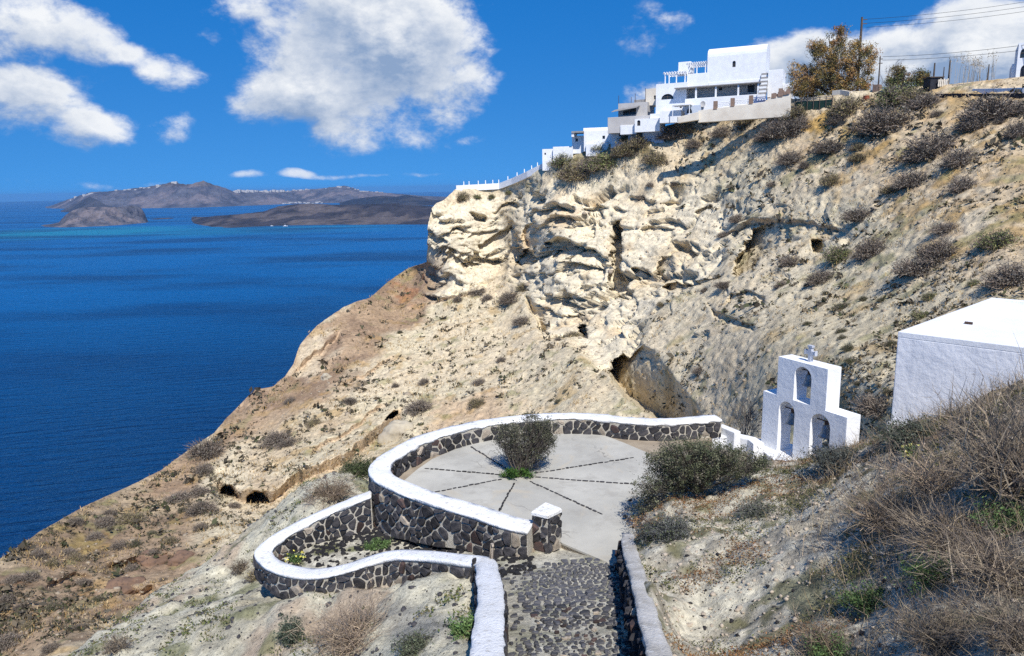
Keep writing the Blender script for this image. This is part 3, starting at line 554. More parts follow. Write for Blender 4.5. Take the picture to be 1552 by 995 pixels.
# carry the land on beyond what is seen: behind the skyline, and down into the gully in front
top = HV[0]; hd = top[:, :2] / np.linalg.norm(top[:, :2], axis=1, keepdims=True); rows = []
plateau = sstep(640, 760, xs)
for (dr, dl, dp) in ((3, 1.5, .6), (10, 8, 1.6), (30, 28, 4.5), (70, 66, 12), (170, 160, 30)):
    e = top.copy(); e[:, :2] += hd * dr; e[:, 2] -= dl * (1 - plateau) + dp * plateau; e[:, 2] = np.where(plateau < .5, np.maximum(e[:, 2], -3), e[:, 2]); rows.append(e)
bot = HV[-1]; hb = bot[:, :2] / np.linalg.norm(bot[:, :2], axis=1, keepdims=True); rb_ = []
for (dr, dl) in ((4, 3.5), (10, 8)):
    e = bot.copy(); e[:, :2] -= hb * dr; e[:, 2] -= dl; rb_.append(e)
ALLV = np.concatenate([np.array(rows[::-1]), HV, np.array(rb_)], 0); ALLC = np.concatenate([np.repeat(C[:1], len(rows), 0), C, np.repeat(C[-1:], len(rb_), 0)], 0)
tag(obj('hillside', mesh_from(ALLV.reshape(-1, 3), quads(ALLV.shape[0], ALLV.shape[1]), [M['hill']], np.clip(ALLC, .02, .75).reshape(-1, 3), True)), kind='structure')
def hill_at(x, y):             # the point of the hillside seen at a pixel
    j = int(np.clip(np.searchsorted(xs, x), 1, len(xs) - 2)); i = int(np.clip(round((y - yt[j]) / (yb[j] - yt[j]) * (NR - 1)), 0, NR - 1)); return HV[i, j].copy()

# ------------------------------------------------------------------ the spur under the terrace, and the mound beside it
def zpath(y): return np.where(np.asarray(y) < 12.1, -5.3 - .298 * (np.asarray(y) - 7.4), -6.7)
def surf(pix, world, lam):
    A = [Pr(x, y, r) - EYE for (x, y, r) in pix] + [np.array(p, float) for p in world]; A = np.array(A); return TPS(A[:, :2], A[:, 2], lam)
ridge = [(115, 995, 16), (200, 935, 17.5), (250, 890, 19), (300, 862, 20.5), (340, 835, 21.5), (380, 802, 22.5), (420, 785, 23), (480, 742, 23.5), (540, 722, 21.5)]
rw = []
for (x, y, r) in ridge:
    p = Pr(x, y, r) - EYE; d = p[:2] / np.linalg.norm(p[:2])
    rw += [np.r_[p[:2] + d * 4 + [-.8, 0], p[2] - 3.8], np.r_[p[:2] + d * 11 + [-2, 0], p[2] - 11]]
SPUR = surf(ridge + [(395, 882, 14.2), (470, 905, 13.0), (540, 895, 12.4), (620, 885, 11.8), (690, 878, 11.2), (700, 930, 9.6), (705, 995, 7.9), (600, 995, 9.2), (500, 995, 10.5), (400, 995, 11.8), (300, 995, 13.0), (200, 995, 14.3), (300, 930, 16), (400, 930, 14.2), (500, 945, 12), (600, 940, 10.6), (350, 900, 16.5), (360, 860, 18.2), (430, 800, 18.6), (480, 765, 18.5), (500, 750, 19.4)],
    rw + [(1, 16, -8.8), (-3, 17.5, -9.2), (-1, 20.5, -9.8), (3, 20.5, -9.6), (5, 17, -8.8), (-3, 14.2, -8.3), (-2, 13, -8.0), (1.2, 9, -7.6), (1.2, 12, -7.8), (2, 26, -16), (-4, 25, -15), (8, 25, -13), (8, 15, -9), (8, 8, -8), (0, 4, -6.0), (-3, 5, -7.4), (-6, 6, -9.3), (-10, 9, -11.5), (-3, 8, -7.6), (14, 22, -12), (-12, 3, -11)], 3e-5)
gx = np.arange(-19, 13, .075); gy = np.arange(2.5, 31, .075); SX, SY = np.meshgrid(gx, gy); SZ = SPUR(np.stack([SX, SY], -1))
Q3 = np.stack([SX, SY, SZ], -1); relief = (fbm(Q3 / 1.3, 5, 91) - .5) * .42 + (fbm(Q3 / .35, 4, 93) - .5) * .20 - np.abs(fbm(Q3 / .9 + 5, 4, 95) - .5) * .30 + (vnoise(Q3 / .16, 96) - .5) * .06
keep = sstep(.1, .8, np.abs(SX + .55 * 0) * 0 + np.hypot((SX - .6) / 2.2, (SY - 9) / 4)); SZ = SZ + relief * keep
SP_PX = px_of(np.stack([SX, SY, SZ + H], -1))
pat = lambda s, k: fbm(Q3 / s + k, 4, 97 + k)
C = lerp(lerp(np.broadcast_to(np.array([.50, .47, .37]), Q3.shape), np.array([.38, .35, .27]), sstep(.42, .66, pat(.8, 1))), np.array([.50, .465, .36]), sstep(.52, .7, pat(1.7, 3)))
C = lerp(C, np.array([.37, .275, .20]), sstep(.55, .72, pat(1.3, 5)) * .7); C = lerp(C, np.array([.115, .125, .045]), sstep(.585, .70, pat(.7, 7)) * .65)
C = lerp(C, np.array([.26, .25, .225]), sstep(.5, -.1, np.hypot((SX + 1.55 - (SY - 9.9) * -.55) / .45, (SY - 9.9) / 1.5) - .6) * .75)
C = C * (.85 + .3 * fbm(Q3 / .22, 3, 99)[..., None])
V = np.stack([SX, SY, SZ + H], -1)
tag(obj('spur', mesh_from(V.reshape(-1, 3), quads(len(gy), len(gx))[:, ::-1], [M['near']], np.clip(C, .02, .7).reshape(-1, 3), True)), kind='structure')
def spur_z(x, y): return float(SZ[int(np.clip(round((y - 2.5) / .075), 0, len(gy) - 1)), int(np.clip(round((x + 19) / .075), 0, len(gx) - 1))]) + H
def grid_hit(zf, px, py, r0=4., r1=30.):   # where the ray of a pixel meets a surface
    d = ray(px, py); d = d / np.hypot(d[0], d[1]); last = r1
    for r in np.arange(r0, r1, .05):
        p = EYE + d * r
        if p[2] <= zf(p[0], p[1]): return np.array([p[0], p[1], zf(p[0], p[1])])
    return EYE + d * last

# right-hand boundary of the path: foot of the retaining wall
def on_path(x, y, off=0.0):
    d = ray(x, y); t = .0
    # plane z = -5.3 - .298 (Y - 7.4) + off
    t = (-5.3 + .298 * 7.4 + off) / (d[2] + .298 * d[1]); return d * t
RW = np.array([on_path(x, y) for (x, y) in ((944, 868), (948, 895), (958, 940), (967, 995), (985, 1075), (1020, 1200))]); RW = np.r_[[Pz(944, 852, -6.7) - EYE], RW]
RW[0, 2] = -6.7; RW = RW[np.argsort(RW[:, 1])]
def wall_x(y): return np.interp(y, RW[:, 1], RW[:, 0])
MOUND = surf([(960, 845, 11.1), (985, 880, 10.0), (1010, 930, 8.7), (1045, 995, 7.4), (1000, 795, 12.1), (1020, 752, 13.4), (1065, 728, 14.6), (1100, 718, 15.2), (1180, 703, 16), (1260, 692, 15.4), (1310, 668, 15.4), (1360, 652, 15.0), (1450, 628, 12.9), (1552, 602, 11.4), (1300, 995, 6.9), (1150, 995, 7.2), (1450, 995, 6.4), (1552, 995, 6.0), (1200, 850, 9.7), (1100, 860, 10.0), (1300, 780, 10.5), (1400, 850, 8.2), (1500, 750, 8.7), (1400, 720, 10.7), (1250, 740, 12.5), (1100, 790, 12.3), (1500, 860, 7.3)],
    [(9, 19.5, -8.6), (10.5, 17.5, -8.0), (6, 20, -8.8), (12, 14.5, -5.2), (13, 10, -3.0), (12, 5, -3.0), (6, 2, -4.0), (3, 2, -3.7), (9, 2, -3.7), (4.4, 18.2, -7.4), (16, 14, -4.4), (16, 20, -8), (1.5, 4.5, -3.95), (1.5, 2.5, -3.5), (1.62, 6, -4.45), (1.8, 8.5, -5.1), (2.1, 10.5, -5.7), (2.5, 12, -6.1), (3.2, 13.5, -6.4)], 2e-5)
mx = np.arange(1.0, 16.5, .042); my = np.arange(1.8, 20.5, .042); MX, MY = np.meshgrid(mx, my); MZ = MOUND(np.stack([MX, MY], -1))
Q3 = np.stack([MX, MY, MZ], -1); fade = sstep(0, .5, MX - wall_x(MY) - .12)
MZ = MZ + ((fbm(Q3 / 1.1, 5, 111) - .5) * .34 + (fbm(Q3 / .28, 4, 113) - .5) * .16 - np.abs(fbm(Q3 / .6, 3, 115) - .5) * .16 + (vnoise(Q3 / .10, 116) - .5) * .05) * (.15 + .85 * fade)
low_edge = sstep(.0, .35, MX - wall_x(MY) - .10); MZ = np.where(MY < 12.2, np.minimum(MZ, zpath(MY) + .50 + 1.6 * np.clip(MX - wall_x(MY) - .12, 0, 9)), MZ)
C = lerp(lerp(np.broadcast_to(np.array([.50, .465, .38]), Q3.shape), np.array([.33, .295, .235]), sstep(.42, .62, fbm(Q3 / .35, 4, 121))), np.array([.50, .47, .385]), sstep(.52, .7, fbm(Q3 / .9, 4, 123)))
redm = sstep(.50, .64, fbm(Q3 / .75 + 9, 5, 125)) * sstep(2.9, 4.2, MX - .10 * MY); C = lerp(C, np.array([.20, .085, .030]), redm * .85)
C = lerp(C, np.array([.10, .10, .035]), sstep(.56, .68, fbm(Q3 / .5 + 19, 4, 127)) * .7); C = lerp(C, np.array([.22, .17, .115]), sstep(4.6, 7.0, MX + .25 * (10 - MY)) * .7)
C = C * (.8 + .4 * fbm(Q3 / .11, 3, 129)[..., None])
Fm = quads(len(my), len(mx))[:, ::-1]; cxm = (MX[:-1, :-1] + MX[1:, 1:]) / 2; cym = (MY[:-1, :-1] + MY[1:, 1:]) / 2
okm = (cxm > wall_x(cym) + .06).ravel() & ~((cym > 12.4) & (cxm < 2.35 + .22 * (cym - 12.4))).ravel()
tag(obj('mound', mesh_from(np.stack([MX, MY, MZ + H], -1).reshape(-1, 3), Fm[okm], [M['near']], np.clip(C, .02, .7).reshape(-1, 3), True)), kind='structure')
def mound_z(x, y): return float(MZ[int(np.clip(round((y - 1.8) / .042), 0, len(my) - 1)), int(np.clip(round((x - 1.0) / .042), 0, len(mx) - 1))]) + H
# ================================================================== masonry helpers
def resample(P, step):
    P = np.asarray(P, float); Q = []
    for i in range(len(P) - 1):           # Catmull-Rom
        a = P[max(i - 1, 0)]; b_ = P[i]; c = P[i + 1]; d = P[min(i + 2, len(P) - 1)]
        for t in np.linspace(0, 1, 12, endpoint=False):
            Q.append(.5 * (2 * b_ + (c - a) * t + (2 * a - 5 * b_ + 4 * c - d) * t * t + (3 * b_ - a - 3 * c + d) * t ** 3))
    Q.append(P[-1]); Q = np.array(Q); L = np.r_[0, np.cumsum(np.linalg.norm(np.diff(Q[:, :2], axis=0), axis=1))]
    s = np.linspace(0, L[-1], max(int(L[-1] / step), 2)); return np.stack([np.interp(s, L, Q[:, k]) for k in range(P.shape[1])], -1), s
def clip(poly, p, nrm):
    o = []; k = len(poly)
    for i in range(k):
        a = poly[i]; b_ = poly[(i + 1) % k]; da = (a[0] - p[0]) * nrm[0] + (a[1] - p[1]) * nrm[1]; db = (b_[0] - p[0]) * nrm[0] + (b_[1] - p[1]) * nrm[1]
        if da <= 0: o.append(a)
        if (da < 0 < db) or (db < 0 < da): t = da / (da - db); o.append((a[0] + (b_[0] - a[0]) * t, a[1] + (b_[1] - a[1]) * t))
    return o
def cells(seeds, gap, rad, rg):
    """one irregular polygon per seed, with a joint of about gap between neighbours"""
    S = np.asarray(seeds, float); res = []
    for i, s_ in enumerate(S):
        d = np.hypot(*(S - s_).T); nb = np.argsort(d)[1:20]; nb = nb[d[nb] < rad * 3.2]
        poly = [(s_[0] - rad, s_[1] - rad * .9), (s_[0] + rad * .9, s_[1] - rad), (s_[0] + rad, s_[1] + rad), (s_[0] - rad * .9, s_[1] + rad * .9)]
        g = gap * rg.uniform(.5, 1.6)
        for j in nb:
            e = S[j] - s_; L = d[j]; nn = e / L; poly = clip(poly, s_ + e * .5 - nn * g * .5, nn)
            if len(poly) < 3: break
        if len(poly) < 3: res.append(None); continue
        q = []; k = len(poly)
        for a in range(k):                # cut the corners
            A = poly[a]; B = poly[(a + 1) % k]
            if math.hypot(A[0] - B[0], A[1] - B[1]) < .012: q.append(((A[0] + B[0]) / 2, (A[1] + B[1]) / 2)); continue
            c = rg.uniform(.10, .26); q += [(A[0] + (B[0] - A[0]) * c, A[1] + (B[1] - A[1]) * c), (B[0] + (A[0] - B[0]) * c, B[1] + (A[1] - B[1]) * c)]
        res.append(q[:14])
    return res
def stone_mesh(poly, place, thick, rg, mtl, dome=.78):
    """a stone with this outline; place(u, v, out) -> world point"""
    cx = sum(p[0] for p in poly) / len(poly); cy = sum(p[1] for p in poly) / len(poly); V = []; k = len(poly)
    tl = (rg.uniform(-.25, .25), rg.uniform(-.25, .25)); R = max(math.hypot(p[0] - cx, p[1] - cy) for p in poly) + 1e-6
    for (f, o_) in ((1.0, -.02), (.97, thick * .55), (dome, thick)):
        for (x, y) in poly:
            dx, dy = x - cx, y - cy; V.append(place(cx + dx * f, cy + dy * f, o_ * (1 + (tl[0] * dx + tl[1] * dy) / R if o_ > 0 else 1)))
    F = [tuple(range(2 * k, 3 * k))]
    for r in (0, 1):
        for a in range(k): F.append((r * k + a, r * k + (a + 1) % k, (r + 1) * k + (a + 1) % k, (r + 1) * k + a))
    return V, F
def stone_objects(polys, place, thick, parent, rg, name='stone', limit=300, red=.10, pale=.05, key=None, flip=False, base_mat='stone'):
    items = [p for p in polys if p is not None and len(p) >= 4]
    if key: items.sort(key=key)
    base = wloc(parent); mb = MB()
    for i, pl in enumerate(items):
        t = rg.random(); mt = M['stone_red'] if t < red else M['stone_pale'] if t < red + pale else M[base_mat]
        V, F = stone_mesh(pl, place, thick * rg.uniform(.5, 1.8), rg, mt)
        if flip: F = [f[::-1] for f in F]
        if i < limit:
            c = np.mean(V, axis=0); o = obj(name, mesh_from(np.array(V) - c, F, [mt], nm=name), parent, at=c)
        else: mb.add(V, F)
    if mb.v: tag(mb.build(name + 's', M[base_mat], parent), kind='stuff')
def jitter_seeds(W, Hh, cu, cv, rg, j=.42):
    S = []; nv = max(1, int(round(Hh / cv))); nu = max(1, int(round(W / cu)))
    for a in range(nv + 1):
        for b_ in range(nu + 1):
            S.append(((b_ + (.5 if a % 2 else 0) + rg.uniform(-j, j)) * W / nu, (a + .4 + rg.uniform(-j, j)) * Hh / nv))
    S = [p for p in S if rg.random() > .13]; S += [(p[0] + rg.uniform(-.5, .5) * cu, p[1] + rg.uniform(-.5, .5) * cv) for p in S if rg.random() < .16]
    return S
def build_wall(name, label, cat, C, hw, zL, zR, sides, cell, coping=True, seed=1, cope_h=.066, over=.02, thick=.035, red=.1, core_mat='mortar', limit=300, cope_mat='coping'):
    """C: centre line (x, y, z of the top); zL, zR: foot of the wall on either side (functions of s in 0..1)"""
    rg = random.Random(seed); P, s = resample(C, .08); n_ = len(P); Ltot = s[-1]; sn = s / Ltot
    T = np.gradient(P[:, :2], axis=0); T /= np.linalg.norm(T, axis=1, keepdims=True); Nn = np.stack([-T[:, 1], T[:, 0]], -1)
    root = thing(name, (P[n_ // 2][0], P[n_ // 2][1], min(zL(.5), zR(.5))), label, cat)
    hwv = hw * (1 + .08 * (fbm(np.stack([s / .8, 0 * s, 0 * s + seed], -1), 3, seed) - .5))
    V = []; F = []
    for i in range(n_):
        zt = P[i, 2] - cope_h
        for (sd, z) in ((1, zL(sn[i])), (1, zt), (-1, zt), (-1, zR(sn[i]))): V.append((P[i, 0] + Nn[i, 0] * hwv[i] * sd, P[i, 1] + Nn[i, 1] * hwv[i] * sd, z))
    for i in range(n_ - 1):
        for k in range(4): F.append((i * 4 + k, (i + 1) * 4 + k, (i + 1) * 4 + (k + 1) % 4, i * 4 + (k + 1) % 4))
    F += [(0, 1, 2, 3), tuple((n_ - 1) * 4 + k for k in (3, 2, 1, 0))]
    obj('mortar_core', mesh_from(V, F, [M[core_mat]]), root)
    if coping:
        prof = [(1, -cope_h), (1.0, -.022), (.95, -.004), (.5, .003), (0, .004), (-.5, .003), (-.95, -.004), (-1.0, -.022), (-1, -cope_h)]; V = []; F = []; k = len(prof)
        for i in range(n_):
            for j, (a, z) in enumerate(prof):
                jt = (vnoise(np.array([s[i] / .22, j * 3.1, seed * 1.7]), 5) - .5)
                jt += .7 * (vnoise(np.array([s[i] / .07, j * 5.3, seed * 2.7]), 6) - .5); e = (hwv[i] + over) * a + jt * .034 * (1 if abs(a) > .9 else 0); V.append((P[i, 0] + Nn[i, 0] * e, P[i, 1] + Nn[i, 1] * e, P[i, 2] + z + jt * .016 + (jt * .035 if z <= -cope_h else 0)))
        for i in range(n_ - 1):
            for j in range(k): F.append((i * k + j, i * k + (j + 1) % k, (i + 1) * k + (j + 1) % k, (i + 1) * k + j))
        F += [tuple(range(k))[::-1], tuple((n_ - 1) * k + j for j in range(k))]
        obj('coping', mesh_from(V, F, [M[cope_mat]], smooth=True), root)
    for sd in sides:
        zb = zL if sd > 0 else zR; hmax = max(P[i, 2] - cope_h - zb(sn[i]) for i in range(n_))
        polys = cells(jitter_seeds(Ltot, hmax, cell * 1.05, cell * .95, rg), .030, cell * .95, rg); keep_ = []
        for pl in polys:
            if pl is None: continue
            mx_ = np.clip(np.mean([p[0] for p in pl]) / Ltot, 0, 1); hh = np.interp(mx_, sn, P[:, 2]) - cope_h - zb(mx_) - .012
            q = [(float(np.clip(p[0], .02, Ltot - .02)), float(np.clip(p[1], .0, hh))) for p in pl]
            if max(p[1] for p in q) - min(p[1] for p in q) > .045 and max(p[0] for p in q) - min(p[0] for p in q) > .045: keep_.append(q)
        def place(u, v, o_, sd=sd, zb=zb):
            x = np.interp(u, s, P[:, 0]); y = np.interp(u, s, P[:, 1]); nx = np.interp(u, s, Nn[:, 0]); ny = np.interp(u, s, Nn[:, 1]); w_ = np.interp(u, s, hwv)
            return (x + nx * (w_ + o_) * sd, y + ny * (w_ + o_) * sd, zb(u / Ltot) + v)
        stone_objects(keep_, place, thick, root, rg, red=red, limit=limit // max(1, len(sides)), flip=(sd > 0))
    return root, P, Nn
def W3(x, y, dz): return Pz(x, y, dz)

# ================================================================== terrace
ZT = H - 6.7; CAPZ = H - 6.25
CAP_PX = [(806, 797), (775, 791), (723, 774), (652, 753), (610, 737), (583, 724), (575, 712), (582, 698), (604, 683), (644, 663), (697, 648), (749, 638), (805, 632), (860, 629.5), (905, 631), (951, 636), (996, 638), (1041, 636), (1088, 632)]
capP = np.array([Pz(x, y, -6.25) for x, y in CAP_PX])
def z_of(zs): return lambda t: float(np.interp(t, [a for a, _ in zs], [b_ for _, b_ in zs])) + H
build_wall('terrace_wall', 'long curved dark stone wall with white coping, wrapping around the paved round terrace with the shrub', 'stone wall', capP, .22,
           z_of([(0, -6.95), (.10, -7.05), (.2, -7.30), (.30, -7.62), (.4, -7.9), (1, -7.9)]), z_of([(0, -6.74), (1, -6.74)]), (1, -1), .20, seed=3, limit=600, red=.06)
# which side of the centre line is the terrace: the line runs anticlockwise seen from above -> right side (-1) is inside
fl = [tuple(p[:2]) for p in resample(capP, .3)[0]]
edge = [(5.9, 17.6), (4.6, 14.6), (2.7, 13.0), tuple(Pz(950, 864, -6.7)[:2]), tuple(Pz(905, 846, -6.7)[:2]), tuple(Pz(851, 823, -6.7)[:2]), tuple(Pz(822, 815, -6.7)[:2])]
def slab(name, poly, z0, z1, m, parent=None):
    k = len(poly); V = [(x, y, z0) for x, y in poly] + [(x, y, z1) for x, y in poly]
    F = [tuple(range(k, 2 * k)), tuple(range(k))[::-1]] + [(i, (i + 1) % k, k + (i + 1) % k, k + i) for i in range(k)]
    me = mesh_from(V, F, [m]); import bmesh
    bm = bmesh.new(); bm.from_mesh(me); bmesh.ops.recalc_face_normals(bm, faces=bm.faces); bmesh.ops.triangulate(bm, faces=bm.faces); bm.to_mesh(me); bm.free(); return obj(name, me, parent)
tag(slab('terrace_soil', fl[::-1] + edge[:1] + [(4.6, 14.6), (2.9, 14.0), (.6, 13.8)][0:0] + edge[1:], ZT - .5, ZT - .035, M['soil']), kind='structure')
conc = [Pz(x, y, -6.7)[:2] for x, y in [(835, 806), (851, 823), (905, 846), (950, 864), (985, 815), (1010, 740), (1020, 700), (985, 688), (945, 671), (905, 656), (860, 656.5), (800, 659), (748, 664), (722, 670), (690, 681), (655, 696), (632, 712), (612, 729), (609, 736), (648, 757), (720, 782), (770, 800), (806, 806)]]
TF = tag(slab('terrace_floor', [tuple(p) for p in conc][::-1], ZT - .10, ZT, M['concrete']), kind='structure')
ctr = Pz(785, 722, -6.7); rg = random.Random(12)
for (x, y) in [(755, 778), (662, 746), (648, 711), (714, 678), (955, 695), (968, 735), (908, 778)]:
    e = Pz(x, y, -6.7); d = e - ctr; L = np.linalg.norm(d); d /= L; nrm = np.array([-d[1], d[0], 0]); mb = MB(); t = .42; i = 0
    while t < L:
        l = rg.uniform(.07, .15); wd = rg.uniform(.015, .027); o = ctr + d * t + nrm * rg.uniform(-.012, .012); h = rg.uniform(.008, .02); q = []
        for (a, b_) in ((0, -wd * .7), (l * .25, -wd), (l * .8, -wd), (l, -wd * .4), (l, wd * .6), (l * .7, wd), (l * .2, wd * .9), (0, wd * .6)): q.append(o + d * a + nrm * (b_ * rg.uniform(.8, 1.2)))
        k = len(q); mb.add([p + [0, 0, -.03] for p in q] + [p + [0, 0, h] for p in q], [tuple(range(k, 2 * k))] + [(j, (j + 1) % k, k + (j + 1) % k, k + j) for j in range(k)]); t += l + rg.uniform(.012, .035); i += 1
    tag(mb.build('stone_line', M['stone'], TF), kind='stuff')
# pillar at the end of the terrace wall
pc = [Pz(x, y, -5.97) for x, y in [(806.5, 774), (830, 779.5), (850.5, 770), (827, 761)]]; pcen = np.mean(pc, axis=0)
pl_ = thing('stone_pillar', (pcen[0], pcen[1], ZT), 'square black stone pillar with white painted top at the mouth of the terrace', 'pillar')
def sq(k, z): return [np.array([*(pcen[:2] + (p[:2] - pcen[:2]) * k), z]) for p in pc]
MB().hexa(sq(.93, ZT - .12) + sq(.93, H - 6.06)).build('mortar_core', M['mortar'], pl_)
o = MB().add(sq(1.06, H - 6.06) + sq(1.06, H - 6.005) + sq(.90, H - 5.965), [(3, 2, 1, 0), (8, 9, 10, 11)] + [(r * 4 + k, r * 4 + (k + 1) % 4, r * 4 + 4 + (k + 1) % 4, r * 4 + 4 + k) for r in (0, 1) for k in range(4)]).build('cap', M['coping'], pl_)
rg = random.Random(21); q4 = sq(.93, ZT)
for k in range(4):
    a, b_ = q4[k], q4[(k + 1) % 4]; e = b_ - a; Wd = np.linalg.norm(e); e /= Wd; nn = np.array([e[1], -e[0], 0]); hh = .66
    polys = [[(float(np.clip(p[0], .0, Wd)), float(np.clip(p[1], -.06, hh - .02))) for p in c] for c in cells(jitter_seeds(Wd, hh, .17, .15, rg, .3), .03, .17, rg) if c]
    polys = [p for p in polys if max(x[0] for x in p) - min(x[0] for x in p) > .05 and max(x[1] for x in p) - min(x[1] for x in p) > .05]
    stone_objects(polys, lambda u, v, o_, a=a, e=e, nn=nn: a + e * u + nn * o_ + Z3 * v, .035, pl_, rg)

# ================================================================== lower garden wall and the path
LOW = [(738, 852, -6.08), (700, 846.5, -6.2), (650, 841, -6.42), (600, 839.5, -6.6), (560, 848, -6.75), (520, 861, -6.95), (475, 868, -7.12), (433, 862, -7.22), (406, 849, -7.3), (401, 832, -7.3), (430, 808, -7.2), (470, 787, -7.05), (515, 766, -6.85), (563, 747, -6.62)]
LP = np.array([Pz(x, y, z) for x, y, z in LOW])
LW_PX = [(737, 1200), (738, 1075), (737.5, 1000), (741, 950), (744, 900), (740, 872), (737.5, 860)]
LWc = np.array([np.array(on_path(x, y, .45)) + [0, 0, H] for x, y in LW_PX]); LWc[-2] = Pz(740, 872, -5.61); LWc[-1] = Pz(737.5, 860, -5.87)
fz = lambda C_, off: (lambda t: float(np.interp(t, np.r_[0, np.cumsum(np.linalg.norm(np.diff(C_[:, :2], axis=0), axis=1))] / np.linalg.norm(np.diff(C_[:, :2], axis=0), axis=1).sum(), C_[:, 2])) + off)
GW = np.r_[LWc, LP[:1] + [[-.05, .03, 0]], LP[1:]]; gl_ = np.r_[0, np.cumsum(np.linalg.norm(np.diff(GW[:, :2], axis=0), axis=1))]; gt = gl_ / gl_[-1]; tc_ = gt[len(LWc)]
kk = lambda a: tc_ + (1 - tc_) * a
zout = lambda t: float(np.interp(t, gt[:len(LWc)], LWc[:, 2] - .75)) if t < tc_ else float(np.interp(t, [kk(0), kk(.25), kk(.5), kk(.62), 1], [-6.85, -7.25, -7.72, -7.78, -7.55])) + H
zin = lambda t: float(np.interp(t, gt[:len(LWc)], LWc[:, 2] - .52)) if t < tc_ else float(np.interp(t, [kk(0), kk(.25), kk(.5), kk(.62), 1], [-6.75, -7.25, -7.65, -7.75, -7.50])) + H
build_wall('garden_wall', 'low stone wall with white coping running up the path and looping round the sunken strip', 'stone wall', GW, .155, zout, zin, (1, -1), .19, seed=8, limit=600, red=.06)
RWc = np.array([[x, y, z + H + .55] for x, y, z in RW]); RWc[:, 0] += .10
RWc = RWc[::-1] if RWc[0, 1] < RWc[-1, 1] else RWc     # from the terrace towards the camera
RWc = RWc[::-1]
build_wall('retaining_wall', 'rough dark retaining wall with grey mortar top holding back the mound beside the cobbled path', 'stone wall', RWc, .085, fz(RWc, -.62), fz(RWc, -.9), (1,), .15, seed=17, cope_h=.07, over=.03, thick=.075, red=.14, cope_mat='kerb', limit=260)
# ground of the path and of the garden strip: one sheet inside the walls
gp = [(1.2, 7.0, float(zpath(7.0))), (1.2, 9, float(zpath(9.))), (0, 9, float(zpath(9.))), (1.5, 11, float(zpath(11.))), (.2, 11, float(zpath(11.))), (.9, 12.3, -6.73), (0, 12.4, -6.78), (1.6, 12.3, -6.72), (.6, 2.5, float(zpath(2.5))), (-.4, 2.5, float(zpath(2.5))), (1.5, 4, float(zpath(4.))), (-.3, 5, float(zpath(5.))), (.3, 13.2, -6.84), (-.8, 12.9, -6.98), (-.3, 12.0, -6.74), (-1.5, 12.7, -7.12), (-2.2, 13.8, -7.38), (-3.2, 14.2, -7.48), (-3.3, 15.2, -7.46), (-4.2, 13.6, -7.56), (-5, 13.2, -7.6), (-4, 12.6, -7.5), (-2.6, 12.2, -7.25), (-1.3, 11.8, -6.95), (3, 9, float(zpath(9.))), (3, 12.5, -6.75)]
GSURF = TPS([p[:2] for p in gp], [p[2] for p in gp], 1e-4)
region = [tuple(p[:2]) for p in LWc[:-1]] + [tuple(p[:2]) for p in resample(LP, .3)[0]] + [tuple(p[:2]) for p in resample(capP[:7], .3)[0]][::-1] + [tuple(Pz(840, 812, -6.7)[:2]), tuple(Pz(905, 843, -6.7)[:2]), tuple(Pz(946, 861, -6.7)[:2])] + [(x + .1, y) for x, y, z in RW[::-1]]
ux = np.arange(-5.4, 3.2, .045); uy = np.arange(2.3, 15.9, .045); UX, UY = np.meshgrid(ux, uy); UZ = GSURF(np.stack([UX, UY], -1))
Q3 = np.stack([UX, UY, UZ], -1); UZ = UZ + (fbm(Q3 / .5, 4, 131) - .5) * .07 + (fbm(Q3 / .13, 3, 133) - .5) * .035
UZ = UZ - .05 * sstep(.012, .0, np.abs(UY - 8.35 - .08 * UX)) * 0
gard = sstep(-.3, -1.1, UX + .55 * (12.4 - UY))
C = lerp(lerp(np.broadcast_to(np.array([.54, .51, .43]), Q3.shape), np.array([.45, .42, .345]), sstep(.4, .6, fbm(Q3 / .4, 4, 135))), np.array([.24, .225, .19]), sstep(.47, .62, fbm(Q3 / .22, 4, 137)) * .5)
C = lerp(C, np.array([.12, .13, .045]), sstep(.53, .66, fbm(Q3 / .45 + 8, 4, 138)) * (.35 + .5 * gard)); C = C * (.85 + .3 * fbm(Q3 / .09, 3, 139)[..., None])
cx_, cy_ = (UX[:-1, :-1] + UX[1:, 1:]) / 2, (UY[:-1, :-1] + UY[1:, 1:]) / 2; okp = (poly_sd(cx_, cy_, region) > -.05).ravel()
PATH = tag(obj('cobbled_path', mesh_from(np.stack([UX, UY, UZ + H], -1).reshape(-1, 3), quads(len(uy), len(ux))[okp][:, ::-1], [M['near']], np.clip(C, .02, .7).reshape(-1, 3), True)), kind='structure')
def path_z(x, y): return float(UZ[int(np.clip(round((y - 2.3) / .045), 0, len(uy) - 1)), int(np.clip(round((x + 5.4) / .045), 0, len(ux) - 1))]) + H
rg = random.Random(31); S = []
y = 5.6
while y < 12.25:
    cs = .118 * (1 + .25 * math.sin(y * 2.1)); x = -.55 + rg.uniform(0, .1)
    while x < 2.0:
        xx, yy = x + rg.uniform(-.03, .03), y + rg.uniform(-.035, .035) + .10 * (x - .8)
        S.append((xx, yy)); x += cs * rg.uniform(.85, 1.25)
    y += cs * .95
S = np.array(S); inside = poly_sd(S[:, 0], S[:, 1], region)
polys = cells(S, .036, .095, rg); keep_ = []
for pl, (x, y), ins in zip(polys, S, inside):
    if pl is None or ins < .06: continue
    left = x - np.interp(y, LWc[::-1, 1][::-1], LWc[::-1, 0][::-1]) if False else x - (-.22)
    pk = .985 if x > .12 + .10 * math.sin(y * 3) else .5 if x > -.1 else .28
    if 8.3 < y < 8.6: pk *= .6
    if y > 11.6 and x < .9: pk *= .55
    if rg.random() < pk: keep_.append(pl)
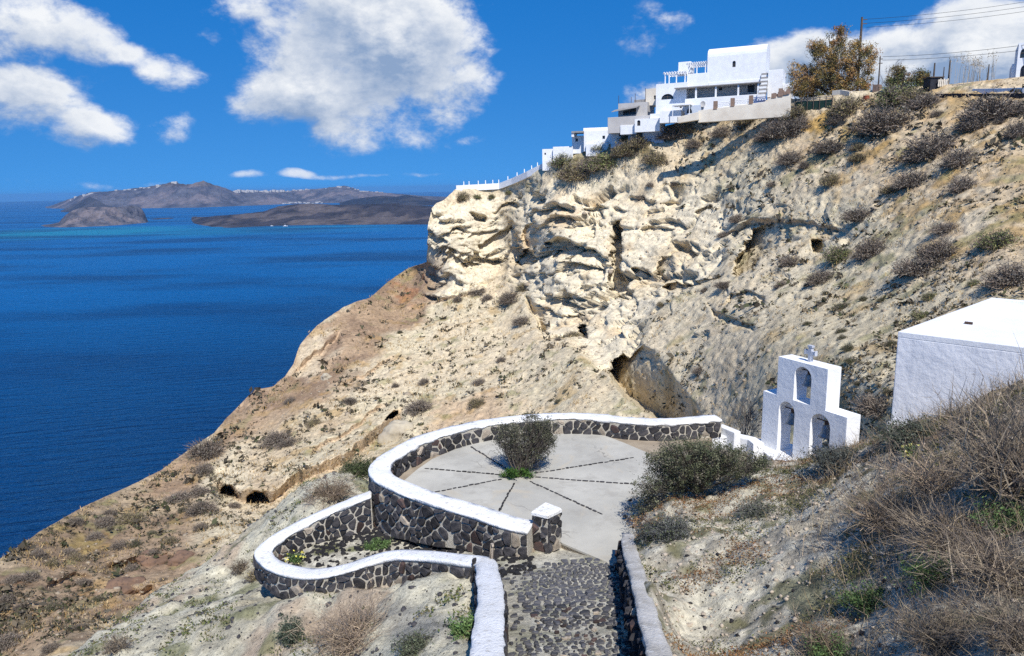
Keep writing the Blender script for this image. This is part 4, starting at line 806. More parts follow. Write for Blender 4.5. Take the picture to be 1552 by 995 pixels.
stone_objects(keep_, lambda u, v, o_: (u, v, path_z(u, v) + o_), .022, PATH, rg, name='cobble', base_mat='cobble', red=.05, pale=.06, key=lambda p: np.mean([q[1] for q in p]) + (100 if np.mean([q[1] for q in p]) < 7.15 else 0), flip=False)
# rough loose stones set in the garden strip
mb = MB(); rg = random.Random(33)
for _ in range(4200):
    x, y = rg.uniform(-5, .3), rg.uniform(11.6, 15.4)
    if float(poly_sd(np.array([x]), np.array([y]), region)[0]) < .12: continue
    if rg.random() > .35 + .65 * float(sstep(.4, .6, fbm(np.array([x / .5, y / .5, 0.]), 3, 5))): continue
    r = rg.uniform(.018, .065); z = path_z(x, y); k = 6; a0 = rg.uniform(0, 6); q = [(x + r * rg.uniform(.6, 1.2) * math.cos(a0 + j * 6.283 / k) * 1.3, y + r * rg.uniform(.6, 1.2) * math.sin(a0 + j * 6.283 / k)) for j in range(k)]
    h = r * rg.uniform(.4, .9); mb.add([(a, b_, z - .02) for a, b_ in q] + [((a - x) * .7 + x, (b_ - y) * .7 + y, z + h) for a, b_ in q], [tuple(range(k, 2 * k))] + [(j, (j + 1) % k, k + (j + 1) % k, k + j) for j in range(k)])
tag(mb.build('rubble', M['stone'], PATH), kind='stuff')

# ================================================================== belfry, white block and low parapets
class Frame:                    # a vertical wall plane through two points; u along it, v inward, z up
    def __init__(s, p0, e1):
        s.o = np.asarray(p0, float); e = np.array([e1[0], e1[1], 0.]); s.u = e / np.linalg.norm(e); v = np.array([-s.u[1], s.u[0], 0])
        s.v = v if v @ (s.o - EYE) > 0 else -v
    def uz(s, x, y, off=0.0):
        d = ray(x, y); t = ((s.o + s.v * off - EYE) @ s.v) / (d @ s.v); p = EYE + d * t - s.o; return float(p @ s.u), float(p[2])
    def P(s, u, v, z): return s.o + s.u * u + s.v * v + Z3 * z
    def box(s, mb, u0, u1, v0, v1, z0, z1): return mb.box(s.o, s.u, s.v, Z3, (u0, v0, z0), (u1, v1, z1))
    def pbox(s, mb, x0, y0, x1, y1, v0, v1):     # a box whose front face covers these pixels
        a = s.uz(x0, (y0 + y1) / 2, v0)[0]; b_ = s.uz(x1, (y0 + y1) / 2, v0)[0]; t = s.uz((x0 + x1) / 2, y0, v0)[1]; bt = s.uz((x0 + x1) / 2, y1, v0)[1]
        return s.box(mb, min(a, b_), max(a, b_), v0, v1, min(t, bt), max(t, bt))
def same_level(x0, y0, r, x1, y1):
    p = Pr(x0, y0, r); return p, Pz(x1, y1, p[2] - H)
def plate(F_, outer, holes, v0, v1):
    """a wall plate with openings, extruded through its thickness"""
    from mathutils.geometry import tessellate_polygon
    loops = [outer] + holes; tri = tessellate_polygon([[Vector((a, b_, 0)) for a, b_ in l] for l in loops]); flat = [p for l in loops for p in l]; k = len(flat)
    V = [F_.P(a, v0, b_) for a, b_ in flat] + [F_.P(a, v1, b_) for a, b_ in flat]; F = [tuple(t) for t in tri] + [tuple(i + k for i in t[::-1]) for t in tri]; o = 0
    for l in loops:
        for i in range(len(l)): j = (i + 1) % len(l); F.append((o + i, o + j, k + o + j, k + o + i))
        o += len(l)
    return V, F
import bmesh
def clean(me, bev=0.0):
    bm = bmesh.new(); bm.from_mesh(me); bmesh.ops.recalc_face_normals(bm, faces=bm.faces)
    if bev: 
        bmesh.ops.dissolve_limit(bm, angle_limit=.01, verts=bm.verts, edges=bm.edges)
        es = [e for e in bm.edges if len(e.link_faces) == 2 and e.calc_face_angle(0) > .6]
        bmesh.ops.bevel(bm, geom=es, offset=bev, segments=2, profile=.6, affect='EDGES', clamp_overlap=True)
    bm.to_mesh(me); bm.free(); me.update(); return me
def arch(u0, u1, zb, zt, n_=9):
    r = (u1 - u0) / 2; zc = zt - r; return [(u0, zb), (u1, zb)] + [((u0 + u1) / 2 + r * math.cos(a), zc + r * math.sin(a)) for a in np.linspace(0, math.pi, n_)]
pR, pL = same_level(1255, 560, 18.6, 1180, 540.5); BF = Frame(pR, (pR - pL)[:2])
u = lambda x, y, off=0.: BF.uz(x, y, off)
uTL = u(1180, 541)[0]; zS_l = u(1157, 592)[1]; uLL = u(1157, 592)[0]; uRR, zS_r = u(1284, 634); zB = u(1200, 690)[1] - 1.6; zS = (zS_l + zS_r) / 2
outer = [(uLL, zB), (uRR, zB), (uRR, zS), (0, zS), (0, 0), (uTL, 0), (uTL, zS), (uLL, zS)]
h1 = arch(u(1203, 590)[0], u(1229, 590)[0], (u(1203, 607)[1] + u(1227, 614.5)[1]) / 2, u(1216, 556)[1])
h2 = arch(u(1179, 650)[0], u(1203, 650)[0], u(1190, 690)[1], u(1189, 608)[1]); h3 = arch(u(1227, 660)[0], u(1257.5, 660)[0], u(1240, 699)[1], u(1241, 627)[1])
TH = .46
bel = thing('belfry', BF.P((uLL + uRR) / 2, TH / 2, zB), 'white stepped belfry with three arched openings and a small cross on top', 'belfry')
V, F = plate(BF, outer, [h1, h2, h3], 0, TH); obj('belfry_wall', clean(mesh_from(V, F, [M['belfry']]), .022), bel)
mb = MB(); BF.box(mb, uLL - .12, uRR + .1, -.22, TH + .3, zB - .4, u(1175, 683)[1]); obj('ledge', clean(mesh_from(mb.v, mb.f, [M['belfry']]), .03), bel)
cu, cz = u(1228, 549, TH / 2); mb = MB()
for (a, b_, c, d) in ((-.045, .045, -.06, .40), (-.15, .15, .19, .28)): BF.box(mb, cu + a, cu + b_, TH / 2 - (.04 if c < 0 else .038), TH / 2 + (.04 if c < 0 else .038), c, d)
for (a, b_, c, d) in ((-.07, .07, .37, .42), (-.17, -.14, .175, .295), (.14, .17, .175, .295)): BF.box(mb, cu + a, cu + b_, TH / 2 - .045, TH / 2 + .045, c, d)
mb.build('cross', M['marble'], bel)
def bell(hole, zk, sc, label):
    uc = (hole[0][0] + hole[1][0]) / 2; zt = max(p[1] for p in hole); o = BF.P(uc, TH * .5, zt - zk)
    t = thing('bell', o, label, 'bell', 'bells hanging in the belfry')
    pr = [(.0, .30), (.05, .30), (.085, .27), (.10, .20), (.115, .10), (.14, .04), (.175, .0), (.165, -.005), (.13, .03), (.10, .08), (.085, .2), (.0, .26)]
    MB().lathe(o, [(r * sc, z * sc) for r, z in pr], 20).build('bell_body', M['bronze'], t, True)
    MB().tube([o + Z3 * .28 * sc, o - Z3 * .02 * sc], [.012, .012], 6).build('clapper', M['iron'], t)
    mb = MB(); mb.box(o, BF.u, BF.v, Z3, (-.045, -.03, .29 * sc), (.045, .03, .29 * sc + .10)); mb.tube([o + BF.u * (-(hole[1][0] - hole[0][0]) / 2) + Z3 * (.29 * sc + .09), o + BF.u * ((hole[1][0] - hole[0][0]) / 2) + Z3 * (.29 * sc + .09)], .016, 6)
    mb.build('yoke', M['iron'], t); return t
bell(h1, .50, .95, 'bell hanging in the single upper arch of the white belfry'); bell(h2, .62, 1.0, 'bell hanging in the lower arch nearer the sea, left one of the pair'); bell(h3, .62, 1.05, 'bell hanging in the lower arch nearer the slope, right one of the pair')

aP, bP = same_level(1361, 503, 22.0, 1552, 527); AF = Frame(aP, (bP - aP)[:2])
blk = thing('white_building', AF.P(3, 3, -4), 'plain flat-roofed white plastered building beside the belfry, with raised roof edge', 'building')
eb = AF.uz(1552, 465, 0)     # far edge direction comes out of the frame itself
LB, DB, ZB = 8.5, 8.0, -4.2
mb = MB(); AF.box(mb, 0, LB, 0, DB, ZB, -.14); obj('wall', clean(mesh_from(mb.v, mb.f, [M['plaster']]), .03), blk)
V = []; W_ = .34
o_ = [(0, 0), (LB, 0), (LB, DB), (0, DB)]; i_ = [(W_, W_), (LB - W_, W_), (LB - W_, DB - W_), (W_, DB - W_)]
for z, L_ in ((-.14, o_), (0, o_), (0, i_), (-.136, i_)): V += [AF.P(a, b_, z) for a, b_ in L_]
me = mesh_from(V, [(r * 4 + k, r * 4 + (k + 1) % 4, r * 4 + 4 + (k + 1) % 4, r * 4 + 4 + k) for r in range(3) for k in range(4)] + [(12, 13, 14, 15)], [M['white']]); obj('roof', clean(me, .012), blk)
du, dzz = AF.uz(1467, 502, 2.0); mb = MB(); p = AF.P(AF.uz(1467, 500, 3.1)[0], 3.1, -.134)
MB().tube([p - AF.u * .10 + Z3 * .03, p + AF.u * .10 + Z3 * .03], .045, 8).build('roof_drain', M['iron'], blk)
mb = MB(); AF.box(mb, -.05, LB, -.16, -.004, ZB, AF.uz(1357, 640)[1]); obj('plinth', clean(mesh_from(mb.v, mb.f, [M['white']]), .03), blk)

def parapet(pts, dzt, hh, wd, label):
    P = [Pz(x, y, dzt) for x, y in pts]; C_, s_ = resample(P, .3) if len(P) > 2 else (np.array(P), 0)
    t = thing('low_parapet', C_[len(C_) // 2] - [0, 0, hh], label, 'low wall'); V = []; F = []
    T = np.gradient(C_[:, :2], axis=0); T /= np.linalg.norm(T, axis=1, keepdims=True)
    for i, p in enumerate(C_):
        nn = np.array([-T[i, 1], T[i, 0], 0]) * wd / 2; V += [p - nn - Z3 * hh, p - nn, p + nn, p + nn - Z3 * hh]
    for i in range(len(C_) - 1):
        for k in range(4): F.append((i * 4 + k, (i + 1) * 4 + k, (i + 1) * 4 + (k + 1) % 4, i * 4 + (k + 1) % 4))
    F += [(0, 1, 2, 3), tuple((len(C_) - 1) * 4 + k for k in (3, 2, 1, 0))]
    obj('wall', clean(mesh_from(V, F, [M['white']]), .02), t); return t
parapet([(1076, 661), (1110, 659), (1138, 664), (1150, 672)], -6.75, .55, .30, 'rough white parapet in front of the bare shrub between terrace wall and belfry')
parapet([(1091, 644), (1100, 649), (1118, 655)], -6.55, .5, .22, 'short stub of white parapet touching the far end of the curved terrace wall')
parapet([(1143, 665), (1166, 684), (1205, 712)], -7.05, .6, .34, 'sloping white wall running along the foot of the belfry')
# ================================================================== houses on the skyline
def rh(x, y): p = hill_at(x, y); return float(math.hypot(p[0], p[1]))
def house_block(parent, F_, rect, v0, v1, openings=(), mtl='white', name='wall', bev=.05, dz0=0.0, snap=False):
    """a block whose front covers the pixel rectangle, with recessed windows and doors: (x0, y0, x1, y1, shape, kind)"""
    x0, y0, x1, y1 = rect
    if snap:
        dv = sorted((hill_at(x, y1 + 2) - F_.o) @ F_.v for x in (x0, (x0 + x1) / 2, x1))[1] - .1; v0, v1 = dv, dv + (v1 - v0) + 1.5; dz0 = max(dz0, .8)
    ym = (y0 + y1) / 2; xm = (x0 + x1) / 2
    a = F_.uz(x0, ym, v0)[0]; b_ = F_.uz(x1, ym, v0)[0]; t = F_.uz(xm, y0, v0)[1]; bt = F_.uz(xm, y1, v0)[1] - dz0
    if not openings:
        mb = MB(); F_.box(mb, a, b_, v0, v1, bt, t); o = obj(name, clean(mesh_from(mb.v, mb.f, [M[mtl]]), bev), parent); return o, (a, b_, bt, t)
    holes = []
    for (p0, q0, p1, q1, shp, kd) in openings:
        c, d = F_.uz(p0, (q0 + q1) / 2, v0)[0], F_.uz(p1, (q0 + q1) / 2, v0)[0]; e, g = F_.uz((p0 + p1) / 2, q0, v0)[1], F_.uz((p0 + p1) / 2, q1, v0)[1]
        if shp == 'arch': h = arch(c, d, g, max(e, g + (d - c) / 2 + .02))
        elif shp == 'half':
            k = 10; h = [(c, g), (d, g)] + [((c + d) / 2 + (d - c) / 2 * math.cos(s_), g + (e - g) * math.sin(s_)) for s_ in np.linspace(0, math.pi, k)[1:-1]]
        else: h = [(c, g), (d, g), (d, e), (c, e)]
        holes.append((h, kd, c, d, g, e))
    V, F = plate(F_, [(a, bt), (b_, bt), (b_, t), (a, t)], [h[0] for h in holes], v0, v0 + .3)
    bm_ = MB(); bm_.add(V, F); F_.box(bm_, a, b_, v0 + .302, v1, bt, t); o = obj(name, clean(mesh_from(bm_.v, bm_.f, [M[mtl]])), parent)
    for (h, kd, c, d, g, e) in holes:
        mb = MB(); F_.box(mb, c - .02, d + .02, v0 + .22, v0 + .295, g - .02, max(p[1] for p in h) + .02); pn = mb.build(kd, M['dark' if kd == 'doorway' else 'glass'], parent)
        if kd == 'window' and d - c > .5:
            mb = MB(); F_.box(mb, (c + d) / 2 - .035, (c + d) / 2 + .035, v0 + .17, v0 + .218, g, max(p[1] for p in h) - .05); F_.box(mb, c, d, v0 + .172, v0 + .216, (g + e) / 2 - .03, (g + e) / 2 + .03); mb.build('frame', M['wood'], pn)
    return o, (a, b_, bt, t)
A_ = math.radians(25); E1 = (math.cos(A_), -math.sin(A_))
HF = Frame(Pr(1115, 165, rh(1115, 166) + 1.0), E1)
hs = thing('vaulted_house', HF.P(0, 2, -1), 'tall white house with a vaulted roof, long shaded verandah and outside stair', 'house')
o, (a, b_, bt, t) = house_block(hs, HF, (1072, 83, 1161, 124), 0, 5.2, [(1110, 92.5, 1115, 102, 'arch', 'window')], dz0=.0)
V = []; F = []; k = 14
for e_ in (a, b_):
    for s_ in range(k + 1):
        g = math.pi * s_ / k; V.append(HF.P(e_, 2.6 - 2.6 * math.cos(g), t + 1.55 * math.sin(g) ** .8))
for s_ in range(k): F.append((s_, s_ + 1, k + 2 + s_, k + 1 + s_))
F += [tuple(range(k + 1))[::-1], tuple(range(k + 1, 2 * k + 2)), (0, k + 1, 2 * k + 1, k)]
obj('roof', mesh_from(V, F, [M['white']]), hs)
house_block(hs, HF, (1041, 111.5, 1074, 131), -.02, 5, name='terrace_wing'); house_block(hs, HF, (1074, 122, 1163, 128.5), -.05, 4, name='upper_wall')
for (x0, x1, y0, y1) in ((1036, 1152, 127.5, 150),): house_block(hs, HF, (x0, y0, x1, y1), .4, 4.5, [(1089.5, 130, 1095, 137.5, 'rect', 'window'), (1133, 127.8, 1143.5, 140, 'rect', 'doorway')], 'grey', 'verandah_wall')  # shade of the verandah is put into this wall as grey plaster
mb = MB(); HF.pbox(mb, 1022, 128.6, 1153, 130.2, -2.6, .38); obj('verandah_roof', clean(mesh_from(mb.v, mb.f, [M['greywood']]), .03), hs)
for x in (1055, 1085, 1119, 1149): mb = MB(); c = HF.uz(x, 138, -2.2)[0]; HF.box(mb, c - .13, c + .13, -2.3, -2.05, HF.uz(x, 150, -2.2)[1], HF.uz(1090, 130, -2.2)[1]); mb.build('column', M['white'], hs)
house_block(hs, HF, (1038, 146.5, 1152, 166), -2.5, .3, name='parapet'); house_block(hs, HF, (1163.5, 106, 1186, 148), -1.0, 4, name='side_wing'); house_block(hs, HF, (1186, 127, 1201, 150), -.6, 3, name='annex')
zb_ = HF.uz(1159, 147, -2.4)[1]; zt_ = HF.uz(1159, 112, .8)[1]; c0, c1 = HF.uz(1152.5, 130, -1)[0], HF.uz(1163.3, 130, -1)[0]; ns = 12
for i in range(ns): mb = MB(); HF.box(mb, c0, c1, -3.6 + i * .3, -3.6 + (i + 1) * .3 + .6, zb_ - .6 + (zt_ - zb_) * i / ns, zb_ + (zt_ - zb_) * (i + 1) / ns - .05); mb.build('step', M['greywood' if i % 2 else 'white'], hs)
mb = MB(); HF.box(mb, c0 - .12, c0 - .01, -3.6, .4, zb_ - .6, zb_ + .6); mb.build('stair_wall', M['white'], hs)
def pergola(x0, x1, y0, y1, v0, v1, posts, nb, parent):
    mb = MB(); a = HF.uz(x0, y0, v0)[0]; b_ = HF.uz(x1, y0, v0)[0]; zt = HF.uz((x0 + x1) / 2, y0, v0)[1]; zb = HF.uz((x0 + x1) / 2, y1, v0)[1]
    for i in range(nb): q = a + (b_ - a) * i / (nb - 1); mb.box(HF.o, HF.u, HF.v, Z3, (q - .06, v0 - .3, zt), (q + .06, v1, zt + .14))
    for v in (v0, v1 - .2): mb.box(HF.o, HF.u, HF.v, Z3, (a - .2, v, zt - .16), (b_ + .2, v + .14, zt - .002))
    mb.build('pergola_roof', M['white'], parent)
    for x in posts: q = HF.uz(x, y1, v0)[0]; MB().box(HF.o, HF.u, HF.v, Z3, (q - .08, v0, zb - .3), (q + .08, v0 + .16, zt - .165)).build('pergola_post', M['white'], parent)
pergola(1042, 1070, 95.5, 112, .3, 4.4, (1042, 1056, 1069), 9, hs); house_block(hs, HF, (1028, 94, 1047, 112), 2.5, 5.5, name='back_wing')
pergola(1007, 1039, 110, 127, -.6, 3.4, (1008, 1014, 1025, 1038), 9, hs)
h2_ = thing('arched_house', HF.P(-10, 2, -2), 'white block with a big half-round dark window, left of the verandah', 'house')
house_block(h2_, HF, (994, 126.5, 1040, 182), -1.2, 4, [(1002, 142.5, 1021, 151, 'half', 'window'), (1030, 160, 1033.5, 164, 'rect', 'window')])
house_block(h2_, HF, (1000, 168, 1032, 186), -3.4, -1.25, [(1026.5, 178, 1030, 186, 'rect', 'doorway')], name='porch_block')
mb = MB(); a0 = HF.P(HF.uz(1019, 161, -4)[0], -4.4, HF.uz(1019, 161, -4)[1]); mb.box(a0, HF.u, HF.v, Z3, (0, 0, 0), (3.0, 2.6, .10)); mb.build('awning', M['white'], h2_)
for q in (.1, 2.8): MB().box(a0, HF.u, HF.v, Z3, (q, .05, -2.4), (q + .1, .15, -.004)).build('awning_post', M['white'], h2_)
house_block(h2_, HF, (1038, 160, 1062, 174), -3.0, -2.55, [(1040.5, 164, 1049, 172, 'half', 'window')], 'bluewall', 'lower_wall')
mb = MB(); p = HF.P(HF.uz(1065, 158, -2.9)[0], -2.75, HF.uz(1065, 158, -2.9)[1]); t_ = thing('satellite_dish', p, 'round grey satellite dish standing against the white wall below the verandah', 'satellite dish')
V = [p]; F = []
for r_ in (.2, .42):
    for k in range(16): g = k * 2 * math.pi / 16; V.append(p + HF.u * r_ * math.cos(g) + Z3 * r_ * 1.1 * math.sin(g) - HF.v * (.5 * r_ * r_))
for k in range(16): F += [(0, 1 + k, 1 + (k + 1) % 16), (1 + k, 17 + k, 17 + (k + 1) % 16, 1 + (k + 1) % 16)]
mb.add(V, F).build('dish', M['grey'], t_); MB().tube([p + HF.v * .1, p + HF.v * .1 - Z3 * 1.1], .04).build('mast', M['iron'], t_)
# grey house
gh = thing('grey_house', HF.P(-17, 3, -3), 'flat-roofed grey house with poles on its roof and an awning over a dark window', 'house')
house_block(gh, HF, (937, 156, 981, 178), 1.0, 6, [(944, 163.5, 964, 174.5, 'rect', 'window')], 'grey'); house_block(gh, HF, (921, 176.5, 990, 192), -1.0, 5, (), 'grey', 'terrace_block', dz0=1.0)
house_block(gh, HF, (978, 134.5, 996, 160), 2.4, 6, [(991, 145, 994, 151, 'rect', 'window')], 'cream', 'upper_room'); house_block(gh, HF, (961, 151, 985, 155.5), 2.6, 5, (), 'greywood', 'roof_shelter')
mb = MB(); q0 = HF.P(HF.uz(928, 170, -.6)[0], -1.2, HF.uz(928, 171, -.6)[1]); q1 = HF.P(HF.uz(970, 163, .9)[0], -1.2, HF.uz(970, 165, .9)[1]); up_ = Z3 * .08; dv = HF.v * 2.1 + Z3 * .5
mb.hexa([q0, q1, q1 + dv, q0 + dv, q0 + up_, q1 + up_, q1 + dv + up_, q0 + dv + up_]); mb.build('awning', M['greywood'], gh)
for x, y in ((937.5, 145), (956.5, 147.5), (962.5, 142), (978, 134)): q = HF.P(HF.uz(x, 156, 1.2)[0], 1.3, HF.uz(x, 156, 1.2)[1]); MB().tube([q - Z3 * .3, [q[0], q[1], HF.o[2] + HF.uz(x, y, 1.2)[1]]], .045, 5).build('roof_pole', M['iron'], gh)
mb = MB(); HF.pbox(mb, 921, 190, 934, 196, -.4, 1.5); mb.build('lower_store', M['dark'], gh)
# white terraces under it
lt = thing('terraced_house', HF.P(-13, -2, -5), 'low white stepped house with pale blue garden wall below the grey house', 'house')
house_block(lt, HF, (962, 180, 1000, 200), -2.0, 2, [(965.5, 182.5, 970.5, 191, 'arch', 'window')]); house_block(lt, HF, (985, 172.5, 1003, 184), -1.6, 2, (), 'white', 'upper_block'); house_block(lt, HF, (974, 193.5, 1006, 213), -3.4, -2.05, (), 'bluewall', 'garden_wall', .03, snap=True)
house_block(lt, HF, (952, 198, 974, 214), -3.0, -1.6, [(965, 200.5, 973, 209, 'rect', 'doorway'), (956, 204, 959, 206.5, 'rect', 'window')], 'bluewall', 'store', snap=True); house_block(lt, HF, (926, 197, 956, 217), 0, 3, [(938, 203, 941, 207, 'rect', 'window')], 'white', 'end_block', snap=True); house_block(lt, HF, (940, 190, 964, 204), -1.2, 2, (), 'white', 'side_block')
# white houses stepping down the ridge
LF = Frame(Pr(900, 215, rh(900, 226)), (math.cos(math.radians(14)), -math.sin(math.radians(14))))
lh = thing('ridge_house', LF.P(0, 1, -1), 'white house with a small pergola, half way down the ridge among green bushes', 'house')
house_block(lh, LF, (885, 198, 936, 222), 0, 4, [(913, 206, 917, 211, 'rect', 'window')], snap=True); house_block(lh, LF, (867, 206, 900, 226), -1.2, 3, [(872, 210, 876, 215, 'rect', 'window'), (886, 209, 890, 217, 'rect', 'window')], 'white', 'lower_block', snap=True); house_block(lh, LF, (866, 200, 870, 208), -1.0, 2.4, (), 'white', 'gate_pillar')
mb = MB(); LF.pbox(mb, 866, 199, 884, 201.5, -1.2, 2.4); mb.build('canopy', M['greywood'], lh); house_block(lh, LF, (884, 193.5, 934, 199), 1.5, 4, (), 'white', 'roof_block'); house_block(lh, LF, (888, 218, 922, 230), -1.8, 0, (), 'white', 'retaining_block', snap=True)
l2 = thing('ridge_store', LF.P(-8, 1, -2), 'small white cube house at the head of the white stair wall on the ridge', 'house')
house_block(l2, LF, (822, 226, 848, 252), 1, 5, [(825, 232, 827.5, 235, 'rect', 'window')], snap=True); house_block(l2, LF, (838, 222.5, 868, 246), 2.0, 6, (), 'white', 'upper_block', snap=True)
def poly_wall(name, label, cat, pts, hh, wd, mtl, posts=(), post_h=.8, bev=.03):
    P = np.array([Pr(x, y, rh(x, y + 4)) for x, y, _ in pts]); t = thing(name, P[len(P) // 2] - Z3 * hh, label, cat); V = []; F = []; T = np.gradient(P[:, :2], axis=0); T /= np.linalg.norm(T, axis=1, keepdims=True)
    for i, p in enumerate(P): nn = np.array([-T[i, 1], T[i, 0], 0]) * wd / 2; V += [p - nn - Z3 * hh, p - nn, p + nn, p + nn - Z3 * hh]
    for i in range(len(P) - 1):
        for k in range(4): F.append((i * 4 + k, (i + 1) * 4 + k, (i + 1) * 4 + (k + 1) % 4, i * 4 + (k + 1) % 4))
    F += [(0, 1, 2, 3), tuple((len(P) - 1) * 4 + k for k in (3, 2, 1, 0))]
    obj('wall', clean(mesh_from(V, F, [M[mtl]]), bev), t)
    for x in posts:
        xs_ = [p[0] for p in pts]; q = np.array([np.interp(x, xs_, P[:, k]) for k in range(3)])
        MB().box(q, X3, Y3, Z3, (-.08, -.08, -.1), (.08, .08, post_h)).build('post', M[mtl], t)
    return t
poly_wall('ridge_wall', 'white stair wall with small posts descending the ridge to the tip of the cliff', 'wall', [(691, 281.5, 156), (720, 280, 153), (757, 278, 150), (777, 270.5, 148), (800, 260, 145), (832, 244, 141)], 1.25, .5, 'white', (703, 711, 725, 736, 747, 756, 770, 784, 795, 806, 815), .75)
# cream retaining wall with ring balustrade
CF = Frame(Pr(1130, 165, min(rh(1130, 180), rh(1070, 188), rh(1200, 178)) - .3), E1)
rw_ = thing('cream_retaining_wall', CF.P(0, 0, -2), 'cream plastered retaining wall below the white house, carrying piers and a ring balustrade', 'retaining wall')
V, F = plate(CF, [CF.uz(*p) for p in ((1058, 186), (1198, 177), (1198, 142), (1163, 150), (1163, 154), (1058, 168))], [], 0, 1.2); obj('wall', clean(mesh_from(V, F, [M['cream']]), .04), rw_)
V, F = plate(CF, [CF.uz(*p) for p in ((1028, 187), (1060, 182), (1060, 170), (1028, 178))], [], -.3, .8); obj('lower_wall', clean(mesh_from(V, F, [M['cream']]), .04), rw_)
for x, y in ((1084, 160), (1110, 155.5), (1138, 151.5), (1183, 141)): mb = MB(); u_, z_ = CF.uz(x, y, 0); CF.box(mb, u_ - .28, u_ + .28, -.06, .5, z_ - .6, z_ + .62); mb.build('pier', M['brownstone'], rw_)
mb = MB(); 
for (xa, xb, y, mt) in ((1088, 1106, 159, 'white'), (1114, 1134, 155.5, 'white'), (1142, 1162, 151.5, 'blue')):
    mb = MB(); u0, z0 = CF.uz(xa, y + .8, .2); u1, z1 = CF.uz(xb, y - .8, .2); nR = 5
    for i in range(nR):
        c = CF.P(u0 + (u1 - u0) * (i + .5) / nR, .22, z0 + (z1 - z0) * (i + .5) / nR); rr = (u1 - u0) / nR * .46
        mb.tube([c + CF.u * rr * math.cos(g) + Z3 * rr * math.sin(g) for g in np.linspace(0, 2 * math.pi, 13)], .055, 5, False)
    for s_ in (-.32, .32): mb.tube([CF.P(u0, .22, z0 + s_ * 1.1), CF.P(u1, .22, z1 + s_ * 1.1)], .06, 5)
    mb.build('ring_panel', M[mt], rw_)
mb = MB()
for i in range(26): x = rg.uniform(1164, 1196); u_, z_ = CF.uz(x, 150 - (x - 1163) * .28, .2); q = CF.P(u_, rg.uniform(0, .5), z_); r_ = rg.uniform(.12, .28); mb.box(q, CF.u, CF.v, Z3, (-r_, -r_, -.2), (r_, r_, rg.uniform(.15, .6)))
tag(mb.build('rubble_top', M['brownstone'], rw_), kind='stuff')
# right-hand white house and the walls before it
RF = Frame(Pr(1545, 115, rh(1545, 119) + 1), (math.cos(math.radians(31)), -math.sin(math.radians(31))))
ah = thing('arcaded_house', RF.P(3, 2, -1), 'white two-storey house with arched balconies at the right end of the skyline', 'house')
house_block(ah, RF, (1542, 61, 1640, 119), 0, 6, [(1546.5, 72, 1566, 87.5, 'arch', 'window'), (1576, 72, 1596, 87.5, 'arch', 'window'), (1546.5, 97, 1566, 118, 'arch', 'doorway'), (1576, 97, 1596, 118, 'arch', 'doorway')]); house_block(ah, RF, (1533, 97, 1542, 119), .5, 5, (), 'white', 'side_wing')
poly_wall('white_roadside_wall', 'long low white wall on top of the dark stone wall by the road, at the right skyline', 'wall', [(1476, 135, 92), (1510, 134.5, 90.5), (1552, 133, 89), (1640, 131, 86)], .62, .4, 'white')
poly_wall('dark_roadside_wall', 'low dark dry-stone wall on the crest behind the grey bushes', 'wall', [(1420, 142.5, 95), (1450, 142, 93.5), (1478, 142.5, 92), (1552, 141.5, 88.9), (1640, 140, 86)], 1.0, .45, 'stone')
poly_wall('cream_wall_stub', 'short cream wall stub beside the green fence under the big tree', 'wall', [(1263, 138, 106), (1276, 136.5, 105.5), (1290, 139, 105)], 2.4, .6, 'cream')
poly_wall('gate_pier', 'brown stone pier with white base under the small power pole', 'pier', [(1325, 129, 103), (1330, 128.8, 102.8), (1335, 128.5, 102.7)], 1.4, .8, 'brownstone')
fn = thing('green_fence', Pr(1235, 165, 105), 'green netted fence with wooden rails below the big tree', 'fence'); a, b_ = Pr(1206, 152, rh(1206, 162) - .3), Pr(1262, 147.5, rh(1262, 160) - .3); mb = MB()
e = (b_ - a); q = [a - Z3 * 1.5, b_ - Z3 * 1.5, b_ - Z3 * .3, a - Z3 * .3]; dn = np.array([.02, .04, 0]); mb.hexa([q[0], q[1], q[1] + dn, q[0] + dn, q[3], q[2], q[2] + dn, q[3] + dn]); mb.build('netting', M['net'], fn)
for i in range(7): p = a + e * i / 6; MB().tube([p - Z3 * 1.8, p + Z3 * .25], .06, 6).build('post', M['wood'], fn)
for z in (-.15, .1): MB().tube([a + Z3 * z, b_ + Z3 * z], .045, 5).build('rail', M['greywood'], fn)
# poles and cables
def pole(x, y0, y1, r, rad, label, arm=0):
    r = rh(x, y1) + (6 if x == 1299 else .5); p = Pr(x, y1, r); h = Pr(x, y0, r)[2] - p[2]; t = thing('utility_pole', p, label, 'pole'); MB().tube([p - Z3 * 1.0, p + Z3 * h * .5, p + Z3 * h], [rad, rad * .9, rad * .75], 8).build('shaft', M['wood'], t)
    if arm:
        for z in (.35, .9): MB().box(p + Z3 * (h - z), X3, Y3, Z3, (-.15, -.05, -.05), (arm, .05, .05)).build('crossarm', M['wood'], t)
    return p + Z3 * h
tp = pole(1299, 27, 142, 111, .20, 'tall wooden power pole rising behind the big olive-brown tree', .75); sp_ = pole(1331, 86, 132, 103, .10, 'slim dark power pole carrying two cables, right of the big tree', .35)
pole(1414, 96, 130, 96, .12, 'dark post beside the black shed on the skyline'); pole(1429, 102, 126, 97, .07, 'short thin grey post between two taller dark posts'); pole(1437, 92, 128, 95.5, .11, 'tall leaning dark post right of the pallet fence'); pole(1497, 98, 120, 97, .08, 'thin post standing beside the tall bent reed')
def cable(p, q, sag, label):
    P = [p + (q - p) * t - Z3 * sag * 4 * t * (1 - t) for t in np.linspace(0, 1, 15)]; o = MB().tube(P, .022, 4).build('power_cable', M['wire']); tag(o, label, 'cable')
